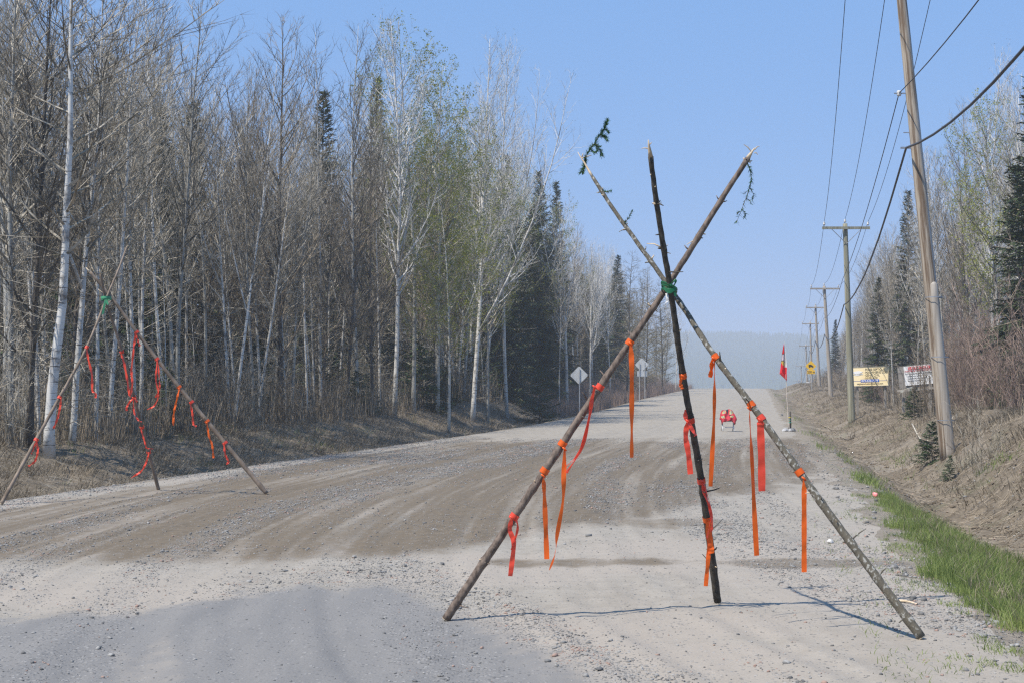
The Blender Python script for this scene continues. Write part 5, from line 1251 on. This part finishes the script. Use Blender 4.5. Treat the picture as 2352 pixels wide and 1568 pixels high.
# litter and fallen wood
q = ground_at(2010, 1141); mb = MB()
M['pink'] = simple('pink_plastic', (.80, .16, .17), (.9, .35, .33), .4, 30)
o = rock((q.x, q.y, q.z+.02), (.045, .05, .05), 'plastic_litter', 'crumpled pink plastic litter in the ditch', None, 'pink', 61, 'litter')
def stick(pts, r, label, name='fallen_branch', mat='browntwig', twigs=0, seed=1, cat='branch'):
    pp = [ground_at(x, y)+Vector((0, 0, h)) for x, y, h in pts]; pp = catmull(pp, 5); mb = MB(); rr = random.Random(seed)
    mb.tube(pp, [r*(1-.7*i/len(pp)) for i in range(len(pp))], 6)
    for k in range(twigs):
        p, d = lerp_path(pp, rr.random()*.9+.05); mb.tube([p, p+side_dir(rr, d, .8)*.15+Z3*.05, p+side_dir(rr, d, .7)*rr.uniform(.2, .5)+Z3*.1], [r*.4, r*.3, r*.1], 4)
    return tag(mb.build(name, [M[mat]], None, True), label, cat)
stick([(2060, 1383, .01), (2085, 1385, .015), (2106, 1390, .01)], .012, 'reddish splinter of wood lying by the foot of the grey pole', 'wood_splinter', 'wood', 0, 2, 'wood')
stick([(2095, 1000, .35), (2120, 1022, .1), (2165, 1010, .15), (2190, 985, .3)], .022, 'long bare branch lying below the leaning pole', 'fallen_branch', 'twig', 8, 3)
stick([(1885, 975, .02), (1905, 985, .04), (1925, 998, .02)], .03, 'dark fallen branch in the sandy ditch beyond the flag', 'fallen_branch', 'browntwig', 4, 4)
stick([(1930, 1005, .02), (1948, 1012, .04), (1966, 1003, .03)], .025, 'second short dark branch nearer in the sandy ditch', 'fallen_branch', 'browntwig', 3, 5)
q = ground_at(230*1.0*.7652+0, 1054); 
# young spruces standing clear on the right bank
for (x, Y, h, k, lb) in ((2101, 50, 1.15, 'young1', 'bushy dark young spruce below the tilted white billboard'), (2140, 33, .95, 'young1', 'small spruce left of the foot of the leaning pole'), (2180, 29, .5, 'young0', 'knee-high spruce in front of the foot of the leaning pole'), (1240, 78, 3.0, 'young1', 'young spruce left of the single diamond sign')):
    g0 = P(x, 950, Y); plant(k, 'spruce_tree', g0.x, Y, h, lb, 'spruce', wid=1.05)
rng2 = random.Random(5)
for i, (x, Y, h, lb) in enumerate(((2140, 44, 3.6, 'thin bare bush whose twigs cross the white billboard'), (2125, 46, 3.0, 'shorter bare bush left of the leaning pole'), (2262, 27, 1.6, 'low bare bush right of the foot of the leaning pole'), (2225, 29, 2.2, 'bare bush close beside the foot of the leaning pole'), (2000, 66, 1.7, 'bare bush between the legs of the yellow billboard'))):
    g0 = P(x, 950, Y); plant('shrub2' if i != 2 else 'pshrub1', 'shrub', g0.x, Y, h, lb, 'shrub', wid=.8)

# far hill forest
def cones():
    g = np.random.default_rng(77); n = 14000
    Y = g.uniform(1250, 2050, n); X = Y*g.uniform(.02, .30, n); n = len(X)
    h = g.uniform(9, 19, n); r = h*g.uniform(.15, .26, n); Z = height(X, Y)-.3
    a = np.arange(5)*1.2566
    ring = np.stack([X[:, None]+np.cos(a)*r[:, None], Y[:, None]+np.sin(a)*r[:, None], np.repeat((Z+h*.1)[:, None], 5, 1)], -1)
    V = np.concatenate([ring, np.stack([X, Y, Z+h], -1)[:, None]], 1).reshape(-1, 3); i = np.arange(n)*6
    F = np.concatenate([np.stack([i+q, i+(q+1) % 5, i+5], -1) for q in range(5)])
    tag(mesh_obj('distant_forest', V, F, M['needle']), 'blue-hazed spruce forest covering the far hill', 'forest', kind='stuff')
cones()

# dusty air
hb = MB(); hb.box((0, 1100, 42), (3600, 2380, 130))
m = bpy.data.materials.new('dusty_air'); m.use_nodes = True; nt = m.node_tree; nt.nodes.clear()
out = nt.nodes.new('ShaderNodeOutputMaterial'); pv = nt.nodes.new('ShaderNodeVolumePrincipled')
pv.inputs['Color'].default_value = (.70, .76, .86, 1); pv.inputs['Density'].default_value = .00082; pv.inputs['Anisotropy'].default_value = .0
nt.links.new(pv.outputs[0], out.inputs['Volume']); tag(hb.build('haze', [m]), kind='stuff')

# labels shared by two or three trees get their order from left to right
def tidy_labels():
    by = {}
    for o in bpy.data.objects:
        if o.parent is None and 'label' in o and 'category' in o and 'group' in o: by.setdefault(o['label'], []).append(o)
    words = {2: ['left one of two', 'right one of two'], 3: ['left one of three', 'middle one of three', 'right one of three']}
    for lb, lst in by.items():
        n = len(lst); num = ['', '', '', '', 'four', 'five', 'six', 'seven', 'eight']
        if 3 < n < 9: words[n] = ['leftmost of '+num[n]]+[w_+' from left of '+num[n] for w_ in ('second', 'third', 'fourth', 'fifth', 'sixth', 'seventh')][:n-2]+['rightmost of '+num[n]]
        if len(lst) in words:
            lst.sort(key=lambda o: scr(*o.location)[0])
            for o, w_ in zip(lst, words[len(lst)]): o['label'] = (lb+', '+w_) if len((lb+' '+w_).split()) <= 16 else (lb.replace(' on the left verge', '').replace(' under the right-hand trees', ' on the right').replace(' leafless', '')+', '+w_)
tidy_labels()
